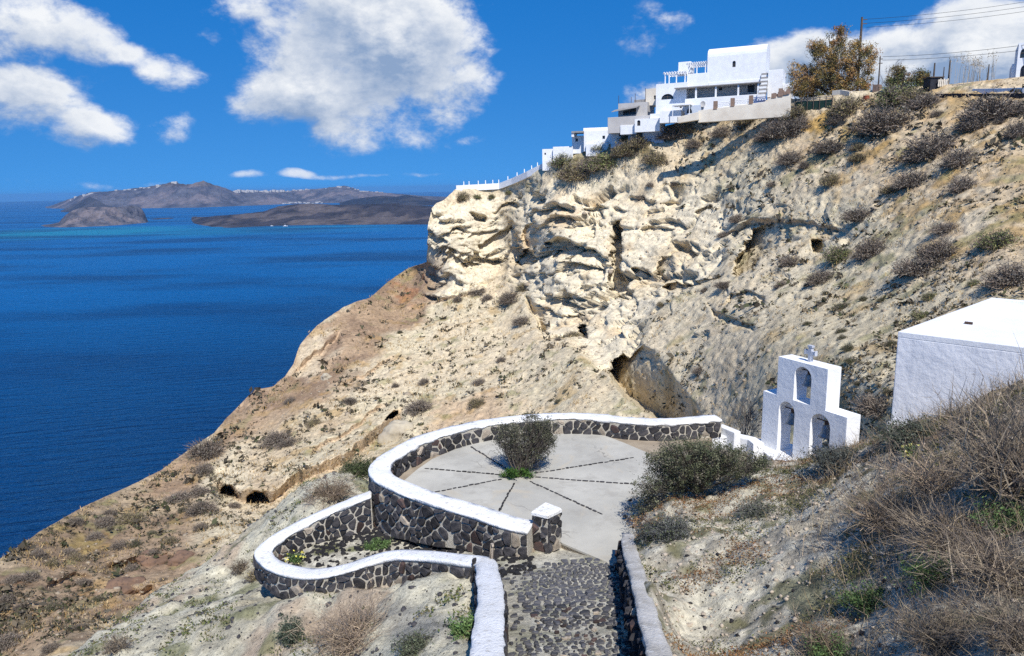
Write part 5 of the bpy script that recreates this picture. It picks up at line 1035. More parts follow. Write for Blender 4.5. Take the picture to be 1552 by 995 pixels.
cable(sp_ - Z3 * .05 + X3 * .3, Pr(1700, 46, 100), .5, 'upper of two sagging black cables crossing the white cloud'); cable(sp_ - Z3 * .5 + X3 * .3, Pr(1700, 55, 100), .5, 'lower of two sagging black cables crossing the white cloud')
for i, nm in enumerate(('topmost', 'second from the top', 'lowest')): cable(tp - Z3 * (.3 + .55 * i) + X3 * .7, Pr(1620, -8 + 7.5 * i, 130), .4, f'thin cable running right from the tall power pole, {nm} of three')
# shed and pallet fence
sd = thing('black_shed', Pr(1413, 135, rh(1413, 136)), 'small black shed leaning on a dark post, skyline right of the olive bush', 'shed'); q = Pr(1413, 135, rh(1413, 136)); MB().box(q, X3, Y3, Z3, (-.75, -.8, -.3), (.75, .8, 1.25)).build('body', M['dark'], sd); MB().box(q, X3, Y3, Z3, (-.9, -.95, 1.26), (.9, .95, 1.36)).build('roof', M['wood'], sd)
pf = thing('pallet_fence', Pr(1429, 130, rh(1429, 133)), 'pale wooden pallet used as a fence panel between the dark posts', 'fence'); q = Pr(1429, 131.5, rh(1429, 133))
for i in range(6): MB().box(q, X3, Y3, Z3, (-.62 + i * .22, -.03, 0), (-.48 + i * .22, .03, .85 + .1 * (i % 2))).build('slat', M['cream'], pf)
for z in (.15, .65): MB().box(q, X3, Y3, Z3, (-.66, .035, z), (.68, .07, z + .1)).build('rail', M['cream'], pf)
q = hill_at(1312, 151); t_ = thing('clay_pot', q, 'reddish clay pot lying on the bank below the big tree', 'pot'); MB().lathe(q, [(.02, .0), (.28, .0), (.42, .3), (.36, .55), (.42, .6), (.38, .62), (.30, .5), (.0, .48)], 14).build('pot', M['terracotta'], t_, True)

# ================================================================== plants
class Soup:                     # triangles with a colour per vertex
    def __init__(s): s.V = []; s.F = []; s.C = []; s.n = 0
    def put(s, V, F, C): s.V.append(V.reshape(-1, 3)); s.F.append(F.reshape(-1, 3) + s.n); s.C.append(C.reshape(-1, 3)); s.n += len(s.V[-1]); return s
    def ribbons(s, p0, p1, w, col, bend=0.0, g=RNG):
        """tapering bent blades from p0 to p1"""
        n_ = len(p0); d = p1 - p0; L = np.linalg.norm(d, axis=1, keepdims=True) + 1e-9; sd = np.cross(d / L, g.normal(size=(n_, 3))); sd /= np.linalg.norm(sd, axis=1, keepdims=True) + 1e-9
        w = np.broadcast_to(np.asarray(w, float), (n_,))[:, None]; md = p0 + d * .5 + g.normal(size=(n_, 3)) * L * bend
        V = np.stack([p0 - sd * w, p0 + sd * w, md - sd * w * .7, md + sd * w * .7, p1], 1); b_ = np.arange(n_)[:, None, None] * 5; F = b_ + np.array([[0, 1, 3], [0, 3, 2], [2, 3, 4]])[None]
        c = np.broadcast_to(col, (n_, 3)); return s.put(V, F, np.repeat(c[:, None], 5, 1))
    def leaves(s, c, size, col, g=RNG, asp=.45, up=0.0):
        n_ = len(c); a = g.normal(size=(n_, 3)); a[:, 2] += up; a /= np.linalg.norm(a, axis=1, keepdims=True); b_ = np.cross(a, g.normal(size=(n_, 3))); b_ /= np.linalg.norm(b_, axis=1, keepdims=True) + 1e-9
        z = np.broadcast_to(np.asarray(size, float), (n_,))[:, None] * g.uniform(.6, 1.4, (n_, 1)); V = np.stack([c - a * z, c + b_ * z * asp, c + a * z, c - b_ * z * asp], 1)
        F = np.arange(n_)[:, None, None] * 4 + np.array([[0, 1, 2], [0, 2, 3]])[None]; cc = np.broadcast_to(col, (n_, 3)) * g.uniform(.7, 1.3, (n_, 1)); return s.put(V, F, np.repeat(cc[:, None], 4, 1))
    def mesh(s, nm): return mesh_from(np.concatenate(s.V), np.concatenate(s.F), [M['plant']], np.clip(np.concatenate(s.C), .004, .8), nm=nm)
def colmix(cols, n_, g=RNG):
    c = np.array(cols); i = g.integers(0, len(c), n_); return c[i] * g.uniform(.75, 1.25, (n_, 1))
def dome_dirs(n_, g, low=.0):
    d = g.normal(size=(n_, 3)); d[:, 2] = np.abs(d[:, 2]) + low; return d / np.linalg.norm(d, axis=1, keepdims=True)
TW = [(.19, .15, .12), (.13, .105, .085), (.25, .20, .16)]
def shrub_mesh(seed, leafc, twc=TW, nt=420, nl=700, hz=.8, lump=.45, ls=.055):
    g = np.random.default_rng(seed); S = Soup(); d = dome_dirs(nt, g); lob = .62 + lump * fbm(d * 2.2 + seed, 3, seed) * 1.6
    e = d * lob[:, None] * g.uniform(.75, 1.05, (nt, 1)) * [1, 1, hz]; st = e * g.uniform(.05, .35, (nt, 1)) + g.normal(size=(nt, 3)) * .03; S.ribbons(st, e, .016, colmix(twc, nt, g), .10, g)
    k = nt * 2; i = g.integers(0, nt, k); s0 = st[i] + (e[i] - st[i]) * g.uniform(.35, .95, (k, 1)); S.ribbons(s0, s0 + (d[i] + g.normal(size=(k, 3)) * .75) * g.uniform(.08, .24, (k, 1)) * [1, 1, hz], .011, colmix(twc, k, g), .12, g)
    i = g.integers(0, nt, nl); c = st[i] + (e[i] - st[i]) * g.uniform(.45, 1.05, (nl, 1)) + g.normal(size=(nl, 3)) * .06; c[:, 2] = np.maximum(c[:, 2], -.05); S.leaves(c, ls, colmix(leafc, nl, g), g)
    return S.mesh('shrub')
GREYB = [(.165, .145, .118), (.12, .105, .088), (.215, .19, .15)]; GREENB = [(.15, .17, .06), (.10, .125, .045), (.21, .21, .085)]; DARKG = [(.075, .09, .04), (.05, .065, .03), (.11, .12, .055)]; OLIVE = [(.20, .18, .09), (.15, .135, .065), (.26, .21, .10)]
PROTO = {'g': [shrub_mesh(50 + i, GREYB, nl=2400, ls=.036) for i in range(4)], 'n': [shrub_mesh(60 + i, GREENB, nl=2900, ls=.040) for i in range(3)], 'd': [shrub_mesh(70 + i, DARKG, nl=2600, ls=.040) for i in range(2)], 'o': [shrub_mesh(80 + i, OLIVE, nl=2600, ls=.038) for i in range(3)],
         't': [shrub_mesh(90 + i, [(.14, .105, .09)], [(.15, .11, .09), (.10, .075, .062)], nt=700, nl=120) for i in range(2)]}
# px, py, width in pixels, kind, own label
SH = [(1197, 237, 42, 'g', 'grey shrub under the orange grass patch, upper slope'), (1218, 252, 20, 'g'), (1257, 217, 48, 'g', 'round violet-grey shrub right below the orange grass patch'), (1301, 224, 24, 'o'), (1301, 239, 30, 'o'), (1340, 176, 88, 'g', 'wide grey shrub on the upper slope right under the green bush'), (1271, 180, 34, 'g'),
      (1413, 214, 78, 'g', 'largest spreading grey shrub high on the right slope'), (1455, 237, 52, 'g', 'dark grey shrub touching the lower right of the largest upper shrub'), (1382, 268, 52, 'g', 'grey shrub in the middle of the upper right slope, alone'), (1346, 286, 26, 'o'), (1461, 276, 42, 'g'), (1475, 183, 46, 'g'), (1419, 169, 22, 'g'), (1512, 180, 18, 'g'), (1543, 200, 40, 'g', 'dark shrub at the right edge of the picture under the roadside wall'), (1500, 158, 80, 'g', 'long grey bush hiding the foot of the roadside wall'), (1540, 160, 50, 'g'), (1260, 272, 32, 'o'), (1188, 189, 66, 'g', 'broad grey-green shrub just below the cream retaining wall'), (1215, 182, 40, 'g'), (1201, 167, 44, 'o', 'olive-grey bush hiding the right end of the cream retaining wall'),
      (1284, 158, 56, 'o', 'olive bush directly below the cream wall stub'), (1402, 150, 46, 'g'), (1360, 144, 56, 'n', 'bright green bush on the crest right of the big tree'), (1385, 148, 40, 'o'), (1171, 277, 18, 'g'), (1332, 200, 18, 'g'), (1303, 318, 50, 'g', 'round brown-grey shrub above and right of the square cave'), (1117, 316, 28, 'g'), (1098, 338, 22, 'g'), (1432, 342, 42, 'g'), (1392, 400, 62, 'g', 'lower half of the long dark shrub belt on the right slope'), (1425, 378, 60, 'g', 'upper half of the long dark shrub belt on the right slope'), (1322, 370, 58, 'g', 'dark shrub just right of the square cave'), (1273, 376, 48, 'n', 'greenish shrub beside the square cave'),
      (1243, 413, 46, 'g', 'grey shrub standing below the square cave'), (1197, 387, 38, 'g'), (1183, 419, 26, 'g'), (1096, 425, 28, 'g'), (1510, 360, 56, 'n', 'tilted green and grey shrub near the right edge, mid slope'), (1535, 412, 66, 'g', 'large dark shrub at the right edge above the white building'), (1394, 475, 24, 'n'), (1408, 447, 20, 'n'), (1474, 425, 20, 'n'), (1275, 459, 30, 'd'), (1273, 497, 20, 'd'), (1275, 508, 16, 'd'), (1289, 545, 20, 'd'), (1287, 527, 20, 'd'), (1330, 610, 60, 'g', 'dark sprawling shrub between the belfry and the white building'), (1058, 555, 26, 'g'), (1529, 459, 32, 'g'), (1064, 433, 13, 'g'),
      (993, 237, 38, 'o', 'olive-grey shrub high on the cliff under the pale blue wall'), (968, 279, 22, 'g'), (986, 270, 16, 'g'), (1018, 270, 18, 'g'), (869, 253, 56, 'o', 'dark brown bush at the cliff top below the ridge house'), (854, 238, 44, 'n', 'green bush left of the ridge house on the cliff top'), (895, 247, 46, 'g'), (915, 238, 56, 'n', 'long green bush below the ridge house wall'), (945, 225, 46, 'o'), (968, 213, 40, 'o'), (905, 218, 30, 'n'), (948, 196, 26, 'n', 'bright green bush in front of the grey house terrace'), (1015, 200, 40, 'g'), (1040, 192, 34, 'o'), (1136, 173, 46, 'o', 'round olive bush in front of the cream retaining wall'), (1095, 197, 36, 'g', 'brown-grey shrub left below the cream retaining wall'), (1155, 205, 30, 'g'), (1050, 218, 26, 'g'), (700, 289, 26, 'o'), (722, 289, 16, 'n'), (745, 288, 14, 'n'), (770, 283, 14, 'n'),
      (724, 436, 34, 'g', 'grey shrub at the foot of the left cliff buttress'), (774, 447, 44, 'g', 'grey shrub in the pale chute below the cliff'), (789, 424, 26, 'o'), (737, 449, 20, 'g'), (693, 453, 18, 'g'), (791, 482, 34, 'g'), (869, 493, 30, 'o'), (846, 512, 15, 'g'), (881, 512, 17, 'g'), (758, 543, 16, 'g'), (1066, 432, 12, 'g'), (1001, 451, 14, 'o'), (635, 612, 46, 'g', 'large dark grey shrub right of the small ledge hole, mid left slope'), (725, 575, 24, 'g'), (530, 607, 26, 'g', 'upright dark shrub alone on the pale slope below the sea edge'), (660, 510, 10, 'd'), (605, 505, 10, 'd'), (722, 608, 30, 'o'), (845, 607, 12, 'd'), (858, 592, 9, 'd'), (835, 605, 8, 'd'), (643, 577, 22, 'g'), (598, 586, 14, 'g'),
      (420, 662, 40, 'g', 'grey shrub in the middle of the grassy knoll above the ledge'), (436, 668, 30, 'g'), (476, 640, 26, 'o'), (440, 604, 22, 'g'), (309, 711, 24, 'g', 'oval dark shrub just above and left of the twin caves'), (310, 678, 48, 'g', 'broad grey shrub near the sea edge above the twin caves'), (268, 751, 32, 'g'), (303, 743, 28, 'g'), (302, 767, 36, 'g', 'dark shrub left below the twin caves'), (303, 797, 18, 'g'), (257, 817, 20, 'o'), (196, 786, 28, 'o'), (164, 776, 18, 'g'), (157, 790, 26, 'g'), (114, 790, 18, 'g'), (100, 833, 22, 'g'), (55, 842, 20, 'g'), (75, 854, 18, 'o'), (114, 843, 18, 'o'), (178, 824, 20, 'g'), (143, 811, 22, 'g'), (43, 876, 24, 'g'), (127, 885, 20, 'g'), (148, 908, 16, 'd'), (77, 920, 20, 'd'), (16, 879, 18, 'g'), (27, 922, 14, 'g'), (7, 911, 20, 'g'), (10, 972, 34, 'g', 'grey shrub in the lower left corner of the picture'), (75, 983, 22, 'g'), (198, 861, 15, 'g'), (232, 835, 16, 'g'), (352, 765, 16, 'g'), (175, 851, 15, 'o'), (203, 822, 18, 'd'), (228, 806, 12, 'd'), (275, 772, 12, 'd'), (246, 877, 10, 'g'), (120, 950, 14, 'g'), (40, 950, 14, 'o'), (1222, 427, 12, 'd'), (1250, 440, 12, 'd'), (1307, 450, 14, 'd'), (1334, 452, 14, 'd'), (1349, 518, 18, 'd'), (1224, 488, 14, 'd'), (1240, 505, 12, 'd'), (1300, 580, 14, 'd'), (1318, 590, 12, 'd'), (1345, 590, 20, 'd')]
gsh = np.random.default_rng(5); SHO = []
for q_ in SH:
    x, y, wd, kd = q_[:4]; p = hill_at(x, y + wd * .22); dist = np.linalg.norm(p - EYE); r_ = wd / 2 / FPX * dist * (1.3 if x < 440 and y > 600 else 1.1); ms = PROTO[kd]; me = ms[int(gsh.integers(0, len(ms)))]
    o = obj('shrub', me, None, at=p - Z3 * .12 * r_); o.scale = (r_ * gsh.uniform(.9, 1.1), r_ * gsh.uniform(.9, 1.1), r_ * gsh.uniform(.85, 1.15)); o.rotation_euler = (gsh.uniform(-.12, .12), gsh.uniform(-.12, .12), gsh.uniform(0, 6.28))
    SHO.append((o, x, y, wd, kd, q_[4] if len(q_) > 4 else None))
LMK = [(375, 752, 'the twin cave mouths'), (1237, 366, 'the square cave opening'), (1232, 600, 'the belfry'), (934, 385, 'the dark cleft in the cliff'), (1400, 500, 'the white building corner'), (1262, 150, 'the big olive-brown tree'), (1135, 168, 'the cream retaining wall'), (900, 215, 'the white ridge house'), (560, 660, 'the long rock ledge'), (645, 430, 'the cliff tip foot'), (0, 848, 'the low sea edge'), (262, 705, 'the bend of the sea edge'), (10, 985, 'the lower left corner'), (1413, 214, 'the largest upper shrub'), (1530, 140, 'the roadside wall'), (985, 585, 'the great shaded scoop'), (700, 660, 'the curved terrace wall'), (155, 800, 'the brown slope middle'), (240, 850, 'the red boulder'), (850, 470, 'the central buttress foot'), (730, 285, 'the ridge wall with posts'), (1105, 450, 'the thin diagonal ledge'), (120, 930, 'the orange bare bank'), (420, 590, 'the upper sea edge')]
WORD = {'g': 'grey-brown shrub', 'n': 'green shrub', 'd': 'dark green tuft', 'o': 'olive-brown shrub', 't': 'twiggy shrub'}; bucket = {}
for (o, x, y, wd, kd, own) in SHO:
    if own: tag(o, own, 'shrub', 'shrubs on the hillside'); continue
    d2 = [math.hypot(x - a, (y - b_) * 1.2) for a, b_, _ in LMK]; k = int(np.argmin(d2)); dx, dy = x - LMK[k][0], y - LMK[k][1]; ang = math.degrees(math.atan2(-dy, dx)) % 360
    dr = ['right of', 'above right of', 'above', 'above left of', 'left of', 'below left of', 'below', 'below right of'][int(((ang + 22.5) % 360) // 45)]
    bucket.setdefault((kd, k, dr), []).append((d2[k], wd, o))
ORD = ['nearest', 'second nearest', 'third nearest', 'fourth nearest', 'fifth nearest', 'sixth nearest', 'seventh nearest']
for (kd, k, dr), L_ in bucket.items():
    L_.sort(key=lambda e: e[0])
    for i, (_, wd, o) in enumerate(L_):
        sz_ = 'tiny' if wd < 15 else 'small' if wd < 26 else 'medium' if wd < 40 else 'large'; lb = f"{sz_} {WORD[kd]} {dr} {LMK[k][2]}" + (f", {ORD[i]} to it" if len(L_) > 1 else ''); tag(o, lb, 'shrub', 'shrubs on the hillside')
# small tufts, clods and stones that nobody could count
S = Soup(); g = np.random.default_rng(9); n_ = 9000; ii = g.integers(4, NR - 40, n_ * 2); jj = np.searchsorted(xs, g.uniform(-20, 1650, n_ * 2)); pts = HV[ii, jj]; dn_ = fbm((pts - [0, 0, H]) / 5, 3, 141); px_ = GX[ii, jj]; py_ = GY[ii, jj]
w8 = (1 - .92 * rock[ii, jj]) * sstep(.36, .62, dn_) * np.where((px_ > 1040) | (px_ < 420), 1.0, .6); ok = g.random(n_ * 2) < w8; pts = pts[ok]; dist = np.linalg.norm(pts - EYE, axis=1); sz = g.gamma(1.6, 1.15, len(pts)) * dist / FPX + .05
for rep in range(9): off = g.normal(size=(len(pts), 3)) * sz[:, None] * .55; off[:, 2] = np.abs(off[:, 2]) * .9; S.leaves(pts + off, sz * .55, colmix([(.075, .065, .048), (.10, .085, .06), (.06, .065, .032), (.13, .105, .07)], len(pts), g), g, .55)
# straw-coloured grass on the upper slope
n2 = 9000; i2 = g.integers(4, NR - 60, n2); j2 = np.searchsorted(xs, g.uniform(-20, 1650, n2)); p2_ = HV[i2, j2]; kk2 = (fbm((p2_ - [0, 0, H]) / 6 + 30, 3, 145) > .52) & (rock[i2, j2] < .35); p2_ = p2_[kk2]; d2_ = np.linalg.norm(p2_ - EYE, axis=1)
for rep in range(5): of = g.normal(size=(len(p2_), 3)) * (d2_ / FPX)[:, None] * 3.0; of[:, 2] *= .5; a_ = p2_ + of; S.ribbons(a_, a_ + g.normal(size=a_.shape) * (d2_ / FPX * 1.4)[:, None] + np.array([0, 0, 1.]) * (d2_ / FPX * 3.2)[:, None], d2_ / FPX * .5, colmix([(.36, .27, .14), (.28, .20, .10), (.42, .33, .19), (.33, .22, .09)], len(a_), g), .1, g)
tag(obj('tufts', S.mesh('tufts')), 'tiny dry tufts speckling the whole pale hillside', 'tufts', kind='stuff')
def rocks(P, R, mtl, name, label, cat, sq_=.7):
    g = np.random.default_rng(len(P)); t = (1 + 5 ** .5) / 2; ic = np.array([(-1, t, 0), (1, t, 0), (-1, -t, 0), (1, -t, 0), (0, -1, t), (0, 1, t), (0, -1, -t), (0, 1, -t), (t, 0, -1), (t, 0, 1), (-t, 0, -1), (-t, 0, 1)]) / math.hypot(1, t)
    fc = np.array([(0, 11, 5), (0, 5, 1), (0, 1, 7), (0, 7, 10), (0, 10, 11), (1, 5, 9), (5, 11, 4), (11, 10, 2), (10, 7, 6), (7, 1, 8), (3, 9, 4), (3, 4, 2), (3, 2, 6), (3, 6, 8), (3, 8, 9), (4, 9, 5), (2, 4, 11), (6, 2, 10), (8, 6, 7), (9, 8, 1)])
    n_ = len(P); V = P[:, None] + ic[None] * g.uniform(.6, 1.25, (n_, 12, 1)) * R[:, None, None] * np.stack([g.uniform(.7, 1.3, n_), g.uniform(.7, 1.3, n_), np.full(n_, sq_)], -1)[:, None]
    return tag(obj(name, mesh_from(V.reshape(-1, 3), (np.arange(n_)[:, None, None] * 12 + fc[None]).reshape(-1, 3), [mtl], nm=name)), label, cat, kind='stuff')
n_ = 2600; ii = g.integers(60, NR - 40, n_); jj = np.searchsorted(xs, g.uniform(-20, 1600, n_)); P = HV[ii, jj]; R = g.gamma(1.4, .75, n_) * np.linalg.norm(P - EYE, axis=1) / FPX + .03
rocks(P, R, M['soil'], 'loose_stones', 'pale loose stones strewn over the hillside', 'stones')
def boulder(px, py, rx, ry, mtl, label):
    c = hill_at(px, py); k = np.linalg.norm(c - EYE) / FPX; bm = bmesh.new(); bmesh.ops.create_icosphere(bm, subdivisions=4, radius=1.0); V = np.array([v.co[:] for v in bm.verts]); F = np.array([[v.index for v in f.verts] for f in bm.faces]); bm.free()
    h = fbm(V * 1.4 + px, 4, 171); V = V * (.6 + .9 * h)[:, None] + (np.round(V * 2.2) / 2.2 - V) * .25; V = V * [rx * k, rx * k * .8, ry * k]
    tag(obj('boulder', mesh_from(V, F, [mtl], nm='boulder'), None, at=c), label, 'boulder', 'boulders on the brown slope')
M['redrock'] = mat('red rock', (.21, .13, .085), (.13, .085, .06), .9, .95, 1.0, 3.0, c3=(.08, .055, .045)); M['palerock'] = mat('pale rock', (.46, .41, .31), (.36, .31, .23), .8, .95, 1.0, 4.0)
boulder(236, 850, 22, 12, M['redrock'], 'long red boulder on the brown slope, left of the grey spur'); boulder(275, 851, 16, 10, M['redrock'], 'red boulder beside the spur, just right of the long red one'); boulder(190, 888, 22, 8, M['redrock'], 'flat red rock outcrop below the long red boulder'); boulder(600, 660, 26, 22, M['palerock'], 'big pale boulder under the end of the rock ledge'); boulder(493, 572, 8, 7, M['palerock'], 'small pale boulder perched near the sea edge, mid slope')
# stones and tufts on the spur
n_ = 3600; sx, sy = g.uniform(-14, -.6, n_), g.uniform(6, 21, n_); ok = (poly_sd(sx, sy, region) < -.35) & (poly_sd(sx, sy, [tuple(p) for p in fl]) < -.4); P = np.array([[x, y, spur_z(x, y)] for x, y in zip(sx[ok], sy[ok])]); R = np.minimum(g.gamma(1.3, .017, len(P)) + .006, .06)
rocks(P, R, M['stone'], 'dark_pebbles', 'dark pebbles scattered over the grey spur below the walls', 'pebbles')
S = Soup(); n_ = 4200; sx, sy = g.uniform(-14, -.2, n_), g.uniform(6, 21, n_); k = fbm(np.stack([sx / .9, sy / .9, 0 * sx], -1), 4, 143); ok = (k > .56) & (poly_sd(sx, sy, region) < -.25) & (poly_sd(sx, sy, [tuple(p) for p in fl]) < -.3)
P = np.array([[x, y, spur_z(x, y)] for x, y in zip(sx[ok], sy[ok])])
for rep in range(14): o_ = g.normal(size=P.shape) * .07; o_[:, 2] = np.abs(o_[:, 2]) * .5; S.leaves(P + o_, .028, colmix([(.10, .12, .04), (.075, .09, .03), (.16, .14, .07)], len(P), g), g)
tag(obj('ground_cover', S.mesh('ground_cover')), 'patchy green ground cover creeping over the grey spur', 'ground cover', kind='stuff')

def blob_pts(blobs, n_, g, r):
    """random points inside pixel ellipses (px, py, rx, ry[, distance offset]) standing at distance r"""
    wgt = np.array([b_[2] * b_[3] for b_ in blobs], float); i = g.choice(len(blobs), n_, p=wgt / wgt.sum()); B = np.array([(b_ + (0,))[:5] for b_ in blobs], float)[i]
    d = g.normal(size=(n_, 3)); d /= np.linalg.norm(d, axis=1, keepdims=True); d *= g.uniform(0, 1, (n_, 1)) ** .42; return Pr(B[:, 0] + d[:, 0] * B[:, 2], B[:, 1] + d[:, 1] * B[:, 3], r + B[:, 4] + d[:, 2] * B[:, 2] / FPX * r * .9)
def clumped(blobs, nc, per, spread, g, r):
    c = blob_pts(blobs, nc, g, r); p = np.repeat(c, per, 0) + g.normal(size=(nc * per, 3)) * np.repeat(g.uniform(.5, 1.4, nc), per)[:, None] * spread; return c, p
def plant(name, label, cat, base, blobs, r, nc, per, spread, ls, leafc, stemc, seed, ntw=0, tw=.01, stems=6, srad=.03, asp=.45, twl=.3, part=('foliage', 'stem'), leafgrad=None):
    g = np.random.default_rng(seed); t = thing(name, base, label, cat); c, p = clumped(blobs, nc, per, spread, g, r); S = Soup()
    cc = np.repeat(colmix(leafc, nc, g), per, 0); S.leaves(p, ls, cc, g, asp)
    obj(part[0], S.mesh(part[0]), t)
    mb = MB(); top = c[g.choice(nc, stems)]
    for q in top:
        m_ = base + (q - base) * .5 + g.normal(size=3) * np.linalg.norm(q - base) * .06; mb.tube([base + g.normal(size=3) * [srad * 1.2, srad * 1.2, 0] - Z3 * srad, base + (m_ - base) * .5 + g.normal(size=3) * srad, m_, m_ + (q - m_) * .55 + g.normal(size=3) * srad, q], [srad, srad * .8, srad * .6, srad * .4, srad * .15], 6)
    S2 = Soup(); V = np.array(mb.v); 
    F3 = np.array([(f[0], f[i], f[i + 1]) for f in mb.f for i in range(1, len(f) - 1)]); S2.put(V, F3, np.broadcast_to(stemc[0], V.shape).copy())
    if ntw:
        i = g.integers(0, len(p), ntw); j = g.integers(0, len(c), ntw); e = p[i]; s0 = base + (e - base) * g.uniform(.35, .85, (ntw, 1)) + g.normal(size=(ntw, 3)) * spread * .6; L = np.linalg.norm(e - s0, axis=1, keepdims=True); s0 = e + (s0 - e) / (L + 1e-9) * np.minimum(L, twl); S2.ribbons(s0, e + g.normal(size=(ntw, 3)) * spread * .3, tw, colmix(stemc, ntw, g), .08, g)
    obj(part[1], S2.mesh(part[1]), t); return t
BROWNOL = [(.27, .17, .055), (.19, .145, .05), (.33, .21, .07), (.12, .11, .042), (.28, .155, .065)]
plant('olive_brown_tree', 'big loose-crowned olive-brown tree on the skyline between the white house and the poles', 'tree', Pr(1262, 152, rh(1262, 145) + 3), [(1230, 120, 40, 26), (1262, 95, 36, 34), (1270, 60, 17, 20), (1300, 100, 26, 34), (1245, 82, 22, 24), (1212, 112, 22, 22), (1290, 128, 34, 20), (1318, 84, 12, 22), (1222, 138, 28, 16), (1300, 68, 15, 16), (1265, 130, 40, 22), (1238, 74, 10, 12), (1326, 78, 6, 8)], rh(1262, 145) + 3, 430, 95, .30, .10, BROWNOL, [(.07, .055, .042), (.10, .08, .06)], 201, 2600, .022, 16, .16, .5, 1.2, ('crown', 'trunk'))
plant('olive_tree', 'small brown-green bushy tree beside the black shed on the skyline', 'tree', Pr(1388, 136, rh(1388, 136) + 1), [(1362, 112, 12, 14), (1385, 120, 24, 14), (1400, 122, 14, 14), (1352, 125, 14, 10)], rh(1388, 136) + 1, 90, 80, .26, .09, BROWNOL + GREENB, [(.09, .075, .06)], 203, 700, .02, 8, .09, .5, .9, ('crown', 'trunk'))
def bare(name, label, cat, base, up, spread_, n1, n2, n3, col, seed, w0=.02, lens=(.5, .3, .15)):
    g = np.random.default_rng(seed); S = Soup(); t = thing(name, base, label, cat)
    d = g.normal(size=(n1, 3)) * spread_ + up; d /= np.linalg.norm(d, axis=1, keepdims=True); e1 = base + d * g.uniform(.6, 1.0, (n1, 1)) * lens[0]; S.ribbons(np.repeat(base[None], n1, 0) + g.normal(size=(n1, 3)) * [w0, w0, 0], e1, w0, colmix(col, n1, g), .07, g)
    i = g.integers(0, n1, n2); s0 = base + (e1[i] - base) * g.uniform(.45, 1, (n2, 1)); d2 = d[i] + g.normal(size=(n2, 3)) * .5 + [0, 0, .1]; d2 /= np.linalg.norm(d2, axis=1, keepdims=True); e2 = s0 + d2 * g.uniform(.4, 1, (n2, 1)) * lens[1]; S.ribbons(s0, e2, w0 * .55, colmix(col, n2, g), .08, g)
    obj('branches', S.mesh('branches'), t); S = Soup(); i = g.integers(0, n2, n3); s1 = s0[i] + (e2[i] - s0[i]) * g.uniform(.4, 1, (n3, 1)); d3 = d2[i] + g.normal(size=(n3, 3)) * .6; d3 /= np.linalg.norm(d3, axis=1, keepdims=True); S.ribbons(s1, s1 + d3 * g.uniform(.4, 1, (n3, 1)) * lens[2], w0 * .3, colmix(col, n3, g), .1, g)
    tag(obj('twigs', S.mesh('twigs'), t), kind='stuff'); return t
bare('bare_tree', 'leafless tree on the crest left of the brown-green bushy tree', 'tree', Pr(1349, 134, rh(1349, 136) + 1), np.array([0, 0, 1.]), .38, 9, 60, 320, [(.13, .11, .095), (.09, .075, .065)], 205, .05, (3.2, 1.6, .8))
bare('porch_tree', 'thin bare tree growing in front of the verandah of the white house', 'tree', Pr(1042, 166, rh(1042, 172) - .5), np.array([.1, 0, 1.]), .28, 5, 14, 40, [(.22, .20, .18)], 206, .06, (2.6, 1.2, .5))
# reeds
def reeds(x, y, r, n_, hpx, spread, label, seed):
    g = np.random.default_rng(seed); b0 = Pr(x, y, r); k = r / FPX; t = thing('reed_clump', b0, label, 'reeds'); S = Soup(); p0 = b0 + g.normal(size=(n_, 3)) * [spread * k, spread * k, .1]; p1 = p0 + np.stack([g.normal(size=n_) * .25, g.normal(size=n_) * .25, g.uniform(.55, 1, n_) * hpx * k], -1); S.ribbons(p0, p1, .025, colmix([(.40, .33, .22), (.32, .26, .17)], n_, g), .03, g); obj('stalks', S.mesh('stalks'), t)
    S = Soup(); q = np.repeat(p1, 14, 0) + g.normal(size=(n_ * 14, 3)) * [.09, .09, .28] - [0, 0, .25]; S.leaves(q, .09, colmix([(.42, .34, .22), (.30, .24, .16)], len(q), g), g, .3, 1.5); tag(obj('plumes', S.mesh('plumes'), t), kind='stuff')
reeds(1473, 127, rh(1473, 127) + 1, 34, 36, 9, 'dense clump of pale dry reeds on the skyline', 207); reeds(1445, 126, rh(1445, 126) + 1, 6, 34, 3, 'few dry reed stalks right of the tall leaning dark post', 208); reeds(1503, 120, rh(1503, 120) + 1, 7, 36, 4, 'tall bent dry reeds beside the thin post', 209)

# ------------------------------------------------------------------ near plants
plant('terrace_shrub', 'dark leafy shrub growing from the centre of the paved round terrace', 'shrub', Pz(786, 722, -6.7), [(796, 668, 44, 30), (772, 662, 24, 26), (822, 655, 24, 26), (800, 695, 30, 20), (812, 640, 26, 16), (780, 685, 22, 18), (830, 668, 14, 20)], 16.5, 330, 34, .055, .022, [(.08, .085, .05), (.12, .12, .078), (.052, .057, .036), (.15, .145, .105)], [(.10, .085, .072), (.065, .055, .048)], 211, 2600, .0032, 16, .022, .42, .35)
plant('green_herb', 'bright green herb ringing the foot of the terrace shrub', 'herb', Pz(783, 724, -6.7), [(783, 718, 24, 8), (772, 719, 12, 6), (798, 718, 12, 6)], 16.15, 60, 34, .035, .022, [(.045, .10, .018), (.065, .13, .025), (.03, .07, .014)], [(.05, .08, .02)], 212, 0, .01, 6, .006)
mb_ = np.array([6.0, 15, 0])
def on_mound(x, y):
    d = ray(x, y); d = d / np.hypot(d[0], d[1])
    for r in np.arange(3.0, 20, .03):
        p = EYE + d * r
        if p[2] <= mound_z(p[0], p[1]): return p
    return EYE + d * 15
